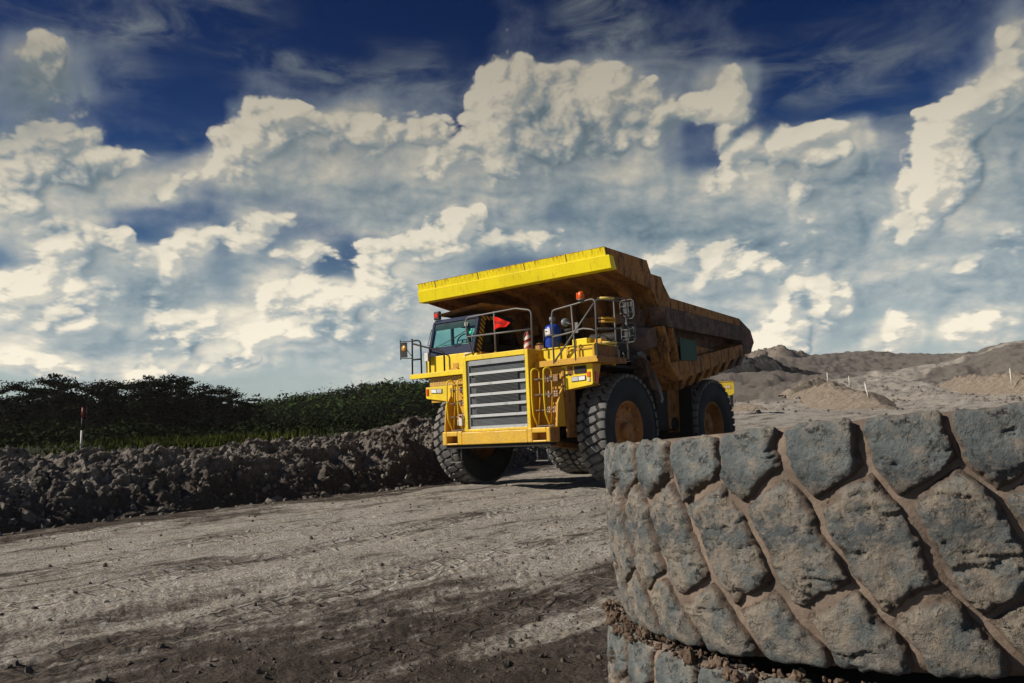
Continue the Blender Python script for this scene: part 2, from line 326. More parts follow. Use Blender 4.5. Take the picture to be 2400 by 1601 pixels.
class MB:
    """collects simple shapes into one mesh"""
    def __init__(s): s.v = []; s.f = []; s.sm = []
    def add(s, vs, fs, smooth=False):
        b = len(s.v); s.v += [tuple(q) for q in vs]; s.f += [tuple(i + b for i in f) for f in fs]; s.sm += [smooth] * len(fs); return s
    def box(s, x0, x1, y0, y1, z0, z1):
        vs = [(x, y, z) for z in (z0, z1) for y in (y0, y1) for x in (x0, x1)]
        return s.add(vs, [(0, 2, 3, 1), (4, 5, 7, 6), (0, 1, 5, 4), (2, 6, 7, 3), (0, 4, 6, 2), (1, 3, 7, 5)])
    def hexa(s, p):   # eight corners: bottom 4 (ccw from above), top 4
        return s.add(p, [(3, 2, 1, 0), (4, 5, 6, 7), (0, 1, 5, 4), (1, 2, 6, 5), (2, 3, 7, 6), (3, 0, 4, 7)])
    def prism(s, poly, axis, a, b):
        """polygon in the plane normal to axis (0: (y,z), 1: (x,z), 2: (x,y)), extruded a..b"""
        def P(q, t): return {0: (t, q[0], q[1]), 1: (q[0], t, q[1]), 2: (q[0], q[1], t)}[axis]
        n = len(poly)
        vs = [P(q, a) for q in poly] + [P(q, b) for q in poly]
        fs = [tuple(range(n))[::-1], tuple(range(n, 2 * n))] + [(i, (i + 1) % n, n + (i + 1) % n, n + i) for i in range(n)]
        return s.add(vs, fs)
    def tube(s, pts, r, n=8, cap=True):
        pts = [Vector(p) for p in pts]; rings = []
        up = None
        for i, p in enumerate(pts):
            if i == 0: t = pts[1] - pts[0]
            elif i == len(pts) - 1: t = pts[-1] - pts[-2]
            else: t = (pts[i + 1] - p).normalized() + (p - pts[i - 1]).normalized()
            t.normalize()
            if up is None:
                up = Vector((0, 0, 1)) if abs(t.z) < 0.9 else Vector((1, 0, 0))
            a = t.cross(up)
            if a.length < 1e-4: a = t.orthogonal()
            a.normalize(); b = t.cross(a); up = -b
            rr = r[i] if isinstance(r, (list, tuple)) else r
            rings.append([p + (a * math.cos(2 * math.pi * k / n) + b * math.sin(2 * math.pi * k / n)) * rr for k in range(n)])
        vs = [q for ring in rings for q in ring]; fs = []
        for i in range(len(pts) - 1):
            for k in range(n):
                fs.append((i * n + k, i * n + (k + 1) % n, (i + 1) * n + (k + 1) % n, (i + 1) * n + k))
        s.add(vs, fs, True)
        if cap:
            b = len(s.v) - len(vs)
            s.f += [tuple(b + k for k in range(n))[::-1], tuple(b + (len(pts) - 1) * n + k for k in range(n))]; s.sm += [False, False]
        return s
    def lathe(s, prof, c, axis='x', n=32, smooth=True, arc=None):
        """prof: list of (radius, height along axis)"""
        vs = []; m_ = len(prof)
        for k in range(n):
            a = 2 * math.pi * k / n
            for (r, h) in prof:
                u, v_ = r * math.cos(a), r * math.sin(a)
                vs.append({'x': (c[0] + h, c[1] + u, c[2] + v_), 'y': (c[0] + u, c[1] + h, c[2] + v_), 'z': (c[0] + u, c[1] + v_, c[2] + h)}[axis])
        fs = [(k * m_ + i, k * m_ + i + 1, ((k + 1) % n) * m_ + i + 1, ((k + 1) % n) * m_ + i) for k in range(n) for i in range(m_ - 1)]
        return s.add(vs, fs, smooth)
    def build(s, name, mat, parent=None, bevel=0.0):
        me = bpy.data.meshes.new(name); me.from_pydata(s.v, [], s.f)
        me.polygons.foreach_set('use_smooth', s.sm); me.update()
        o = link(name, me, parent, mat)
        if bevel:
            b = o.modifiers.new('bevel', 'BEVEL'); b.width = bevel; b.segments = 2; b.limit_method = 'ANGLE'; b.angle_limit = math.radians(40)
        return o
def arcpts(p0, p1, p2, n=5):
    """quadratic bend"""
    p0, p1, p2 = Vector(p0), Vector(p1), Vector(p2)
    return [p0 * (1 - t) ** 2 + p1 * 2 * t * (1 - t) + p2 * t * t for t in [i / n for i in range(n + 1)]]
def empty(name, loc=(0, 0, 0), rz=0):
    o = bpy.data.objects.new(name, None); COL.objects.link(o); o.location = loc; o.rotation_euler = (0, 0, rz); o.empty_display_size = 0.2
    return o
def tag(o, label=None, cat=None, group=None, kind=None):
    for k, v_ in (('label', label), ('category', cat), ('group', group), ('kind', kind)):
        if v_: o[k] = v_
    return o

# ------------------------------------------------------------------ materials
def newmat(name):
    m_ = bpy.data.materials.new(name); m_.use_nodes = True; m_.node_tree.nodes.clear()
    n = N(m_.node_tree); b = n.new('ShaderNodeBsdfPrincipled'); o = n.new('ShaderNodeOutputMaterial')
    n.t.links.new(b.outputs[0], o.inputs[0])
    return m_, n, b
def coords(n, kind='Object'): return n.new('ShaderNodeTexCoord').outputs[kind]
def paint(name, col, dirt, rust=(0.10, 0.035, 0.012), dirt_amt=0.45, rough=0.45, rust_amt=0.12, spec=0.4, streak=0.5, soot=0.0, splash=0.0, toprust=0.0):
    m_, n, b = newmat(name); C = coords(n)
    c = n.mix(n.mr(n.noise(C, 1.3, 5, 0.6), 0.35, 0.7), col, tuple(x * 0.86 for x in col))
    d = n.mr(n.noise(C, 3.1, 8, 0.65), 0.62 - dirt_amt * 0.35, 0.78)
    c = n.mix(n.m('MULTIPLY', d, dirt_amt * 1.4, clamp=True), c, dirt)
    st = n.mr(n.noise(n.scl(C, (9, 9, 0.55)), 1.6, 6, 0.6), 0.56, 0.72)
    c = n.mix(n.m('MULTIPLY', st, streak), c, dirt)
    if soot:
        so_ = n.mr(n.noise(n.scl(C, (4, 4, 0.9)), 1.5, 9, 0.72), 0.49, 0.60)
        c = n.mix(n.m('MULTIPLY', so_, soot), c, (0.012, 0.008, 0.006))
    if splash or toprust: zc_ = n.new('ShaderNodeSeparateXYZ'); n.put(zc_.inputs[0], C); zc_ = zc_.outputs[2]
    if splash:      # mud thrown up over the lower panels, thin dust film higher up
        ms_ = n.m('MULTIPLY', n.mr(n.m('ADD', zc_, n.m('MULTIPLY', n.noise(C, 5, 8, 0.72), 2.2)), 3.5, 2.3), n.mr(n.noise(C, 19, 8, 0.75), 0.40, 0.60))
        c = n.mix(n.m('MULTIPLY', ms_, splash), c, (0.26, 0.20, 0.14))
        c = n.mix(n.mr(n.noise(C, 2.4, 9, 0.7), 0.42, 0.75, 0.0, 0.22), c, (0.40, 0.30, 0.16))
    if toprust:     # rust runs starting at the top edge of the canopy
        tr_ = n.m('MULTIPLY', n.mr(n.noise(n.scl(C, (11, 11, 0.5)), 1.5, 6, 0.65), 0.48, 0.64), n.mr(n.m('ADD', zc_, n.m('MULTIPLY', n.noise(n.scl(C, (6, 6, 0.1)), 2, 4), 0.22)), 5.42, 5.64))
        c = n.mix(n.m('MULTIPLY', tr_, toprust), c, (0.42, 0.16, 0.015))
        c = n.mix(n.mr(n.m('ADD', zc_, n.m('MULTIPLY', n.noise(C, 12, 6, 0.7), 0.05)), 5.548, 5.562), c, (0.12, 0.045, 0.015))
    r1 = n.mr(n.noise(C, 14, 9, 0.7), 0.70 - rust_amt, 0.74 - rust_amt * 0.8)
    c = n.mix(n.m('MULTIPLY', r1, 0.9), c, rust)
    n.put(b.inputs['Base Color'], c); n.put(b.inputs['Roughness'], n.m('MULTIPLY_ADD', d, 0.25, rough))
    b.inputs['Specular IOR Level'].default_value = spec
    h = n.m('ADD', n.m('MULTIPLY', n.noise(C, 2.2, 3), 0.6), n.m('MULTIPLY', n.noise(C, 40, 4, 0.7), 0.12))
    n.put(b.inputs['Normal'], n.bump(h, 0.35, 0.03))
    return m_
YEL = paint('yellow_paint', (0.93, 0.68, 0.006), (0.46, 0.26, 0.06), dirt_amt=0.34, rust_amt=0.045, streak=0.42, splash=0.45)
YELC = paint('canopy_yellow_paint', (0.97, 0.80, 0.006), (0.55, 0.25, 0.02), dirt_amt=0.12, rust_amt=0.045, streak=0.55, toprust=0.9)
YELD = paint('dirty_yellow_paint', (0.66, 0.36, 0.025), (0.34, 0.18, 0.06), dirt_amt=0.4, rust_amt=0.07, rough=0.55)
YELS = paint('shaded_yellow_body_paint', (0.42, 0.19, 0.045), (0.17, 0.085, 0.045), dirt_amt=0.55, rust_amt=0.15, rough=0.7, soot=0.8)  # yellow body's shaded brown-orange tone painted in, with dirt and soot on top
SOOT = paint('coal_stained_steel', (0.055, 0.040, 0.036), (0.26, 0.165, 0.13), dirt_amt=0.75, rust_amt=0.16, rough=0.75, streak=0.6)
BRN = paint('brown_underside_shade_paint', (0.34, 0.155, 0.045), (0.15, 0.07, 0.03), dirt_amt=0.5, rust_amt=0.14, rough=0.7, soot=0.5)  # brown of undersides; also paints shade onto sides away from the sun
NAVY = paint('navy_cab_paint', (0.035, 0.045, 0.085), (0.09, 0.085, 0.08), dirt_amt=0.2, rust_amt=0.0, rough=0.75, streak=0.15, spec=0.12)
BLKP = paint('black_frame_paint', (0.012, 0.011, 0.011), (0.05, 0.035, 0.02), dirt_amt=0.4, rust_amt=0.04, rough=0.7)
GRY = paint('grey_rail_paint', (0.16, 0.16, 0.16), (0.20, 0.13, 0.08), dirt_amt=0.3, rust_amt=0.06, rough=0.45)
GRL = paint('grille_grey_paint', (0.19, 0.215, 0.235), (0.13, 0.12, 0.11), dirt_amt=0.25, rust_amt=0.0, rough=0.45, streak=0.3)
LOUV = paint('dark_louvre_paint', (0.06, 0.066, 0.072), (0.08, 0.07, 0.065), dirt_amt=0.2, rust_amt=0.0, rough=0.4)
GRN = paint('green_board_paint', (0.012, 0.075, 0.045), (0.05, 0.06, 0.035), dirt_amt=0.35, rust_amt=0.02, rough=0.6)
BLUE = paint('blue_tank_paint', (0.010, 0.055, 0.42), (0.02, 0.03, 0.10), dirt_amt=0.2, rust_amt=0.0, rough=0.35)
RED = paint('red_cloth', (0.75, 0.022, 0.010), (0.35, 0.02, 0.01), dirt_amt=0.15, rust_amt=0.0, rough=0.8, spec=0.1)
WHT = paint('white_paint', (0.72, 0.70, 0.64), (0.40, 0.36, 0.30), dirt_amt=0.25, rust_amt=0.0, rough=0.6)
ORG = paint('orange_lens', (0.85, 0.13, 0.015), (0.4, 0.08, 0.02), dirt_amt=0.1, rust_amt=0.0, rough=0.25)
REDL = paint('red_lens', (0.70, 0.03, 0.015), (0.3, 0.04, 0.02), dirt_amt=0.15, rust_amt=0.0, rough=0.25)
def simple(name, col, rough=0.5, metal=0.0, emit=None):
    m_, n, b = newmat(name); C = coords(n)
    n.put(b.inputs['Base Color'], n.mix(n.noise(C, 11, 4), tuple(x * 0.8 for x in col), tuple(min(1, x * 1.15) for x in col)))
    b.inputs['Roughness'].default_value = rough; b.inputs['Metallic'].default_value = metal
    return m_
CHROME = simple('lamp_reflector', (0.8, 0.8, 0.78), 0.12, 1.0)
MIR = simple('mirror_back_plastic', (0.02, 0.021, 0.024), 0.5)
DARK_INT = simple('cab_lining', (0.05, 0.05, 0.05), 0.8)
SEATM = simple('seat_fabric', (0.05, 0.055, 0.06), 0.9)
PAPER = simple('paper_white', (0.75, 0.75, 0.70), 0.8)
STICK = simple('green_sticker', (0.02, 0.50, 0.28), 0.5)
BLKTXT = simple('black_print', (0.012, 0.01, 0.012), 0.8)
def glass(name, tint, alpha):
    m_ = bpy.data.materials.new(name); m_.use_nodes = True; t = m_.node_tree; t.nodes.clear(); n = N(t)
    tr = n.new('ShaderNodeBsdfTransparent'); n.put(tr.inputs[0], tint)
    gl = n.new('ShaderNodeBsdfGlossy'); gl.inputs['Roughness'].default_value = 0.03; n.put(gl.inputs[0], (0.9, 0.95, 1))
    fr = n.new('ShaderNodeFresnel'); fr.inputs[0].default_value = 1.5
    bf = n.new('ShaderNodeNewGeometry').outputs['Backfacing']
    f = n.m('MULTIPLY', n.m('MULTIPLY_ADD', fr.outputs[0], 1.0, alpha, clamp=True), n.m('SUBTRACT', 1.0, bf))
    df = n.new('ShaderNodeBsdfDiffuse'); n.put(df.inputs[0], (0.25, 0.22, 0.18))
    ms = n.new('ShaderNodeMixShader'); n.put(ms.inputs[0], f); t.links.new(tr.outputs[0], ms.inputs[1]); t.links.new(gl.outputs[0], ms.inputs[2])
    m2 = n.new('ShaderNodeMixShader'); n.put(m2.inputs[0], n.mr(n.noise(coords(n), 3, 5), 0.5, 0.8, 0.0, 0.06)); t.links.new(ms.outputs[0], m2.inputs[1]); t.links.new(df.outputs[0], m2.inputs[2])
    o = n.new('ShaderNodeOutputMaterial'); t.links.new(m2.outputs[0], o.inputs[0])
    return m_
GLASS = glass('cab_glass', (0.80, 0.96, 0.93), 0.0)
GLASSD = glass('tinted_cab_glass', (0.25, 0.30, 0.28), 0.03)
def stripes(name, c1, c2, vec, freq):
    m_, n, b = newmat(name); C = coords(n)
    f = n.m('FRACT', n.m('MULTIPLY', n.v('DOT_PRODUCT', C, vec), freq))
    c = n.mix(n.m('GREATER_THAN', f, 0.5), c1, c2)
    c = n.mix(n.mr(n.noise(C, 9, 5), 0.5, 0.8, 0.0, 0.5), c, (0.12, 0.09, 0.06))
    n.put(b.inputs['Base Color'], c); b.inputs['Roughness'].default_value = 0.6
    return m_
STRIPE = stripes('hazard_stripes', (0.62, 0.36, 0.05), (0.015, 0.013, 0.012), (0.0, 0.62, 0.78), 9.5)
RWS = stripes('red_white_stripes', (0.62, 0.58, 0.52), (0.42, 0.02, 0.03), (-0.45, -0.2, 0.85), 6.5)
def rubber(name, base, dust, dust_amt, bump=0.4):
    m_, n, b = newmat(name); C = coords(n)
    d = n.mr(n.noise(C, 2.0, 8, 0.65), 0.36, 0.68)
    c = n.mix(n.m('MULTIPLY', d, dust_amt), base, dust)
    n.put(b.inputs['Base Color'], c); b.inputs['Roughness'].default_value = 0.75; b.inputs['Specular IOR Level'].default_value = 0.3
    n.put(b.inputs['Normal'], n.bump(n.noise(C, 22, 6, 0.7), bump, 0.012))
    return m_
RUB = rubber('truck_tyre_rubber', (0.11, 0.112, 0.115), (0.26, 0.24, 0.21), 0.6)
RUBS = rubber('tyre_sidewall_and_groove_shade_rubber', (0.014, 0.018, 0.025), (0.06, 0.055, 0.052), 0.45)
RIM = paint('rusty_rim_paint', (0.42, 0.18, 0.045), (0.13, 0.07, 0.04), dirt_amt=0.6, rust_amt=0.12, rough=0.6)

# ------------------------------------------------------------------ ground
RIGHT = [(89.3, [(30, 0.25), (60, 2.04), (80, 3.11), (100, 4.78), (120, 6.46), (150, 9.59), (190, 13.36), (220, 15.72), (300, 20.96)]),
 (94.5, [(30, 0.25), (60, 1.87), (80, 3.0), (100, 4.64), (120, 6.46), (150, 9.91), (190, 14.61), (220, 17.48), (300, 23.37)]),
 (96.4, [(30, 0.25), (60, 1.72), (80, 2.82), (100, 4.22), (120, 5.87), (150, 9.35), (190, 14.47), (220, 17.43), (300, 23.3)]),
 (97.8, [(30, 0.25), (60, 1.61), (80, 2.68), (100, 3.92), (130, 6.47), (160, 9.76), (190, 13.41), (260, 18.58), (300, 21.37)]),
 (99.9, [(30, 0.25), (60, 1.56), (80, 2.67), (100, 4.02), (130, 6.39), (160, 9.33), (200, 13.19), (260, 18.67), (300, 22.6)]),
 (102.3, [(30, 0.25), (60, 1.57), (80, 2.67), (100, 4.19), (130, 6.88), (160, 9.3), (200, 11.96), (260, 18.84), (300, 23.66)]),
 (104.8, [(30, 0.25), (60, 1.59), (80, 2.67), (100, 4.36), (130, 7.39), (160, 9.72), (200, 12.21), (260, 19.73), (300, 24.59)]),
 (107.4, [(30, 0.25), (60, 1.66), (80, 2.67), (100, 4.23), (125, 6.79), (150, 9.36), (170, 10.77), (260, 20.62), (300, 25.06)]),
 (110.1, [(30, 0.25), (60, 1.8), (80, 2.75), (100, 4.1), (118, 5.95), (150, 10.11), (165, 11.49), (260, 21.5), (300, 25.2)]),
 (112.8, [(30, 0.25), (60, 1.93), (80, 2.95), (100, 4.26), (118, 5.62), (150, 10.26), (165, 11.91), (260, 21.43), (300, 25.59)]),
 (116.8, [(30, 0.25), (60, 2.22), (80, 3.34), (100, 4.62), (120, 6.2), (150, 10.1), (170, 12.85), (260, 21.9), (300, 25.68)])]
LEFT = [(120.0, [(20, 0.0), (40, 1.3), (60, 2.0), (100, 5.0), (150, 8.0), (300, 14.0)]),
 (128.0, [(20, 1.4), (40, 2.0), (60, 2.4), (100, 5.0), (150, 8.0), (300, 10.0)]),
 (135.0, [(20, 1.4), (40, 1.9), (60, 2.3), (100, 4.2), (150, 7.0), (300, 7.0)]),
 (140.0, [(20, 1.35), (40, 1.8), (60, 2.1), (100, 3.2), (150, 5.0), (300, 5.0)]),
 (145.0, [(20, 1.3), (40, 1.75), (60, 1.95), (100, 2.4), (150, 3.0), (300, 3.5)]),
 (160.0, [(20, 1.2), (40, 1.75), (60, 1.95), (100, 2.4), (150, 3.0), (300, 4.0)])]
def polar(tab, az, d):
    ds = np.array([0, 20, 25, 30, 40, 50, 60, 70, 80, 90, 100, 110, 120, 130, 140, 150, 160, 170, 190, 210, 235, 260, 300], float)
    azs = np.array([t[0] for t in tab])
    Z = np.array([np.interp(ds, [0] + [q[0] for q in t[1]], [0] + [q[1] for q in t[1]]) for t in tab])
    fa = np.interp(az, azs, np.arange(len(azs))); fd = np.interp(d, ds, np.arange(len(ds)))
    i = np.clip(np.floor(fa).astype(int), 0, len(azs) - 2); j = np.clip(np.floor(fd).astype(int), 0, len(ds) - 2)
    u = fa - i; v_ = fd - j
    return (Z[i, j] * (1 - u) + Z[i + 1, j] * u) * (1 - v_) + (Z[i, j + 1] * (1 - u) + Z[i + 1, j + 1] * u) * v_
def berm_x(y):     # the foot of the earth bank on the road's far side
    return np.interp(y, [-60, -11, -2, 2, 13, 25, 40], [-3.6, -4.0, -4.0, -5.0, -9.6, -17, -30])
def base_z(x, y):
    x = np.asarray(x, float); y = np.asarray(y, float)
    dx = x - CAM.x; dy = y - CAM.y
    d = np.hypot(dx, dy); az = np.degrees(np.arctan2(dy, dx)); az = np.where(az < -90, az + 360, az)
    zr = polar(RIGHT, az, d) * ss(az, 30, 80)
    zl = polar(LEFT, az, d) * ss(berm_x(y) - 1.2 - x, 0.0, 2.4) * (1 - ss(az, 185, 215))
    z = np.where(az > 116.8, zl * ss(az, 114, 120) + zr * (1 - ss(az, 114, 120)), zr * (1 - ss(az, 114, 120)) + zl * ss(az, 114, 120))
    z = np.where((az > 120), zl, z)
    z = z - 0.10 * ss(-(y + 6) + 0.2 * (x - 6), 0, 8)
    return z
def fine_z(x, y):
    dx = x - CAM.x; dy = y - CAM.y; d = np.hypot(dx, dy)
    z = base_z(x, y)
    far = ss(d, 35, 90)
    z = z + far * (fbm(x * 0.05, y * 0.05, oct=5) * 1.3 - ss(d, 95, 120) * np.abs(fbm(x * 0.16, y * 0.16, oct=4)) * 1.6 + fbm(x * 0.3, y * 0.3, oct=4, rough=0.6) * 0.40)
    # wheel ruts and crusts running with the road
    near = 1 - ss(d, 30, 60)
    wob = fbm(x * 0.15, y * 0.05, oct=2) * 1.2
    rut = fbm((x + wob) * 1.1, y * 0.10, oct=3)
    z = z + near * rut * 0.075
    z = z + near * fbm(x * 1.6, y * 0.8, oct=5, rough=0.58) * 0.045
    gr = ss(fbm(x * 0.35, y * 0.35, oct=3) + 0.25 * (5.5 - np.abs(d - 5.5)) / 3 , 0.05, 0.4)
    d1, d2, _ = cell(x * 9, y * 9)
    z = z + near * gr * np.clip(0.45 - d1, 0, 1) * 0.045
    return z
angs = np.concatenate([np.radians(np.linspace(90, 165, 900)), np.radians(np.linspace(165.6, 449.4, 220))])
rad = np.concatenate([0.4 * 1.0135 ** np.arange(0, 560)]); rad = rad[rad < 420]
rad = np.concatenate([rad, [480, 600, 900, 1500, 3000]])
AA, RR = np.meshgrid(angs, rad, indexing='ij')
GX = CAM.x + RR * np.cos(AA); GY = CAM.y + RR * np.sin(AA)
GZ = fine_z(GX, GY)
me = grid_mesh('ground', np.stack([GX, GY, GZ], -1), True, True)
ctr = len(me.vertices)
def ground_mat():
    m_, n, b = newmat('packed_clay'); C = coords(n)
    geo = n.new('ShaderNodeNewGeometry').outputs['Position']
    C = geo
    at = n.new('ShaderNodeAttribute'); at.attribute_name = 'loose'; L = at.outputs['Fac']
    at2 = n.new('ShaderNodeAttribute'); at2.attribute_name = 'grassy'; GR = at2.outputs['Fac']
    at3 = n.new('ShaderNodeAttribute'); at3.attribute_name = 'damp_vignette'; DP = at3.outputs['Fac']
    a = n.noise(n.scl(C, (1.0, 0.28, 1)), 1.3, 9, 0.68, 0.4)
    bq = n.noise(n.scl(C, (1.0, 0.5, 1)), 6.0, 9, 0.72)
    k = n.m('ADD', n.m('MULTIPLY', a, 0.6), n.m('MULTIPLY', bq, 0.4))
    pale = n.mix(n.mr(n.noise(C, 0.8, 4), 0.3, 0.7), (0.50, 0.475, 0.43), (0.41, 0.385, 0.345))
    pale = n.mix(n.mr(n.noise(n.scl(C, (1, .4, 1)), 17, 6, .7), 0.4, 0.65), pale, (0.28, 0.235, 0.185))
    dark = n.mix(n.mr(n.noise(C, 5, 7), 0.3, 0.7), (0.050, 0.040, 0.032), (0.100, 0.080, 0.064))
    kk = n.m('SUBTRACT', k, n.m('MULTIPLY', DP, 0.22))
    lane = n.noise(n.scl(C, (1.5, 0.05, 1)), 1.0, 4, 0.6, 0.3)
    kk = n.m('ADD', kk, n.m('MULTIPLY', n.m('SUBTRACT', lane, 0.5), 0.22))
    c = n.mix(n.mr(kk, 0.36, 0.52), dark, pale)
    loose = n.mix(n.mr(n.noise(C, 1.7, 8, 0.7), 0.35, 0.65), (0.13, 0.115, 0.10), (0.235, 0.21, 0.185))
    nrm_ = n.new('ShaderNodeSeparateXYZ'); n.put(nrm_.inputs[0], n.new('ShaderNodeNewGeometry').outputs['Normal'])
    steep = n.m('MULTIPLY', n.mr(n.m('ADD', nrm_.outputs[2], n.m('MULTIPLY', n.m('SUBTRACT', n.noise(n.scl(C, (.25, .06, 1)), 1.0, 6, .65), 0.5), 0.06)), 0.992, 0.968), L)
    loose = n.mix(n.m('MULTIPLY', steep, 0.75), loose, n.mix(n.noise(n.scl(C, (1.2, .15, .3)), 1.5, 6, .7), (0.075, 0.066, 0.058), (0.17, 0.15, 0.13)))
    c = n.mix(L, c, loose)
    c = n.mix(GR, c, n.mix(n.noise(C, 2, 5), (0.012, 0.016, 0.007), (0.035, 0.042, 0.014)))
    n.put(b.inputs['Base Color'], c)
    b.inputs['Roughness'].default_value = 0.9; b.inputs['Specular IOR Level'].default_value = 0.2
    cr_ = n.vor(n.v('ADD', n.scl(C, (1, 0.7, 1)), n.v('SCALE', n.noise(C, 4, 3, out=1), scale=0.25)), 5.0, 'DISTANCE_TO_EDGE')
    h = n.m('ADD', n.m('MULTIPLY', n.noise(C, 9, 9, 0.75), 1.0), n.m('MULTIPLY', n.mr(cr_, 0.0, 0.05), 0.10))
    h = n.m('ADD', h, n.m('MULTIPLY', n.vor(C, 28, 'F1'), -0.25))
    sx_ = n.new('ShaderNodeSeparateXYZ'); n.put(sx_.inputs[0], n.v('ADD', C, n.v('SCALE', n.noise(n.scl(C, (.1, .1, .1)), 1.0, 2, out=1), scale=1.6)))
    lug = n.vor(n.scl(C, (1.0, 0.75, 0.0)), 4.2, 'DISTANCE_TO_EDGE', rand=0.55); tr_ = None
    for xc_ in (-2.6, 1.4, 3.7, 6.2, 8.3):
        t_ = n.mr(n.m('ABSOLUTE', n.m('SUBTRACT', sx_.outputs[0], xc_ + 0.8)), 0.36, 0.28); tr_ = t_ if tr_ is None else n.m('MAXIMUM', tr_, t_)
    lugm = n.m('MULTIPLY', n.mr(lug, 0.03, 0.12), n.m('MULTIPLY', tr_, n.m('SUBTRACT', 1.0, L)))
    h = n.m('ADD', h, n.m('MULTIPLY', lugm, -0.55))
    n.put(b.inputs['Normal'], n.bump(h, 0.9, 0.07))
    return m_
dG = RR
azG = np.degrees(AA)
loose = ss(dG, 70, 100) * 0.9 + 0.0
# far haul road stays pale: it runs from the pit floor up to the right
roadc = np.interp(dG, [60, 80, 100, 130, 160, 200, 240, 300], [98, 100.5, 102.5, 104.2, 102.0, 98.6, 96.8, 95])
roadw = np.interp(dG, [60, 80, 100, 130, 160, 200, 240, 300], [7, 4.5, 3.6, 2.2, 1.4, 1.0, 0.8, 0.6])
onroad = 1 - ss(np.abs(azG - roadc), roadw, roadw * 1.4)
roadc2 = np.interp(dG, [60, 80, 100, 120], [113, 111.5, 109, 106]); onroad = np.maximum(onroad, 1 - ss(np.abs(azG - roadc2), 2.5, 3.2) - ss(dG, 96, 108))
loose = np.clip(loose - np.clip(onroad, 0, 1) * 0.85, 0, 1)
grassy = ss(berm_x(GY) - 3.0 - GX, 0.0, 1.5) * ss(azG, 127, 131) * (1 - ss(azG, 200, 210))
damp_vignette = 0.55 * ss(berm_x(GY) + 2.6 + fbm(GX, GY * .5, oct=3) * 1.2 - GX, 0.0, 1.4) + 0.72 * ss(GX + 0.35 * (GY + 14) + fbm(GX * 0.7, GY * 0.35, oct=4) * 3.0, 7.6, 11.5) * (1 - ss(dG, 6.5, 11)) + 0.62 * ss(9.5 - dG, 0, 5.5)  # damp soil by bank and gravel; last term paints vignette darkening near camera
attr(me, 'loose', loose); attr(me, 'grassy', grassy); attr(me, 'damp_vignette', np.clip(damp_vignette, 0, 1.2))
GROUND = ground_mat()
gobj = link('ground', me, None, GROUND); tag(gobj, kind='structure')
def gz(x, y): return float(base_z(np.array([x]), np.array([y]))[0])

# ------------------------------------------------------------------ earth bank beside the road
def clods(x, y, amp=1.0):
    x = x + fbm(x * 2.1, y * 2.1, oct=3) * 0.22; y = y + fbm(x * 2.3 + 9, y * 2.3, oct=3) * 0.22
    h = 0
    for sc, a in ((1.1, 0.27), (2.3, 0.18), (4.9, 0.11), (10.0, 0.065), (21.0, 0.03)):
        d1, d2, i1 = cell(x * sc, y * sc)
        bump_ = np.clip(1 - (d1 / 0.62) ** 2, 0, 1) ** 0.7
        h = h + a * bump_ * (0.35 + 0.65 * i1) * amp
    return h
ys = np.linspace(-19.0, 26, 1150); ts = np.linspace(0, 1, 190)
YY, TT = np.meshgrid(ys, ts, indexing='ij')
bx = berm_x(YY) + 0.35 * fbm(YY * 0.4, YY * 0 + 3, oct=3)
width = 3.3 + 0.5 * fbm(YY * 0.25, YY * 0 + 8, oct=3)
XX = bx + 0.5 - TT * (width + 3.0)
crest = np.interp(YY, [-20, -11, -6, -3, 0, 2.5, 5, 9, 14, 26], [1.33, 1.31, 1.34, 1.42, 1.55, 1.78, 1.86, 1.55, 1.4, 1.5]) + 0.12 * fbm(YY * 0.7, YY * 0 + 1, oct=4)
q = (bx + 0.5 - XX)
prof = crest * (1 - np.exp(-(q / (width * 0.48)) ** 1.5)) * 1.03
prof = np.where(q > width, prof - (q - width) * 0.12, prof)
mid = ss(q, 0.1, 0.9)
lump = (clods(XX, YY * 0.85) + 0.16 * np.abs(fbm(XX * 3.1, YY * 2.7, oct=5, rough=0.65)) + 0.10 * ss(fbm(XX * 1.3, YY * 0.9 + 40, oct=4), 0.05, 0.12)) * (0.30 + 0.70 * mid) * (1 - 0.55 * ss(q, width * 0.9, width * 1.2))
slab = np.abs(fbm(XX * 0.9, YY * 0.35, oct=3)) * 0.30 * mid
ZZ = gz(0, 0) - 0.03 + prof + lump * 0.80 + slab - 0.22 * mid
ZZ = np.where(q < 0.12, -0.12, ZZ)
XX = XX + 0.35 * lump
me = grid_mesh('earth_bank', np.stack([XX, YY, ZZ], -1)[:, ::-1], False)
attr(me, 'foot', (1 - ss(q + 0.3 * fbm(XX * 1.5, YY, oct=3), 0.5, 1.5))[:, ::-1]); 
def soil_mat(name, c1, c2, c3, scale=1.0, foot=True, bump=1.0):
    m_, n, b = newmat(name); C = n.new('ShaderNodeNewGeometry').outputs['Position']
    c = n.mix(n.mr(n.noise(C, 1.1 * scale, 9, 0.7), 0.36, 0.62), c1, c2)
    c = n.mix(n.mr(n.noise(C, 6 * scale, 8, 0.7), 0.42, 0.66), c, c3)
    if foot:
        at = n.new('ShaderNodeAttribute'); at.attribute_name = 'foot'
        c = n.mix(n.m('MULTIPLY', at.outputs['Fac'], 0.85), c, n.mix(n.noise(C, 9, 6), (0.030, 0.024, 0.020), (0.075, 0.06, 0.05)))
    n.put(b.inputs['Base Color'], c); b.inputs['Roughness'].default_value = 0.92; b.inputs['Specular IOR Level'].default_value = 0.2
    h = n.m('ADD', n.m('MULTIPLY', n.noise(C, 16 * scale, 9, 0.75), 1.0), n.m('MULTIPLY', n.vor(n.v('ADD', C, n.v('SCALE', n.noise(C, 10, 2, out=1), scale=0.1)), 13 * scale, 'F1'), -0.5))
    n.put(b.inputs['Normal'], n.bump(h, bump, 0.05 / scale))
    return m_
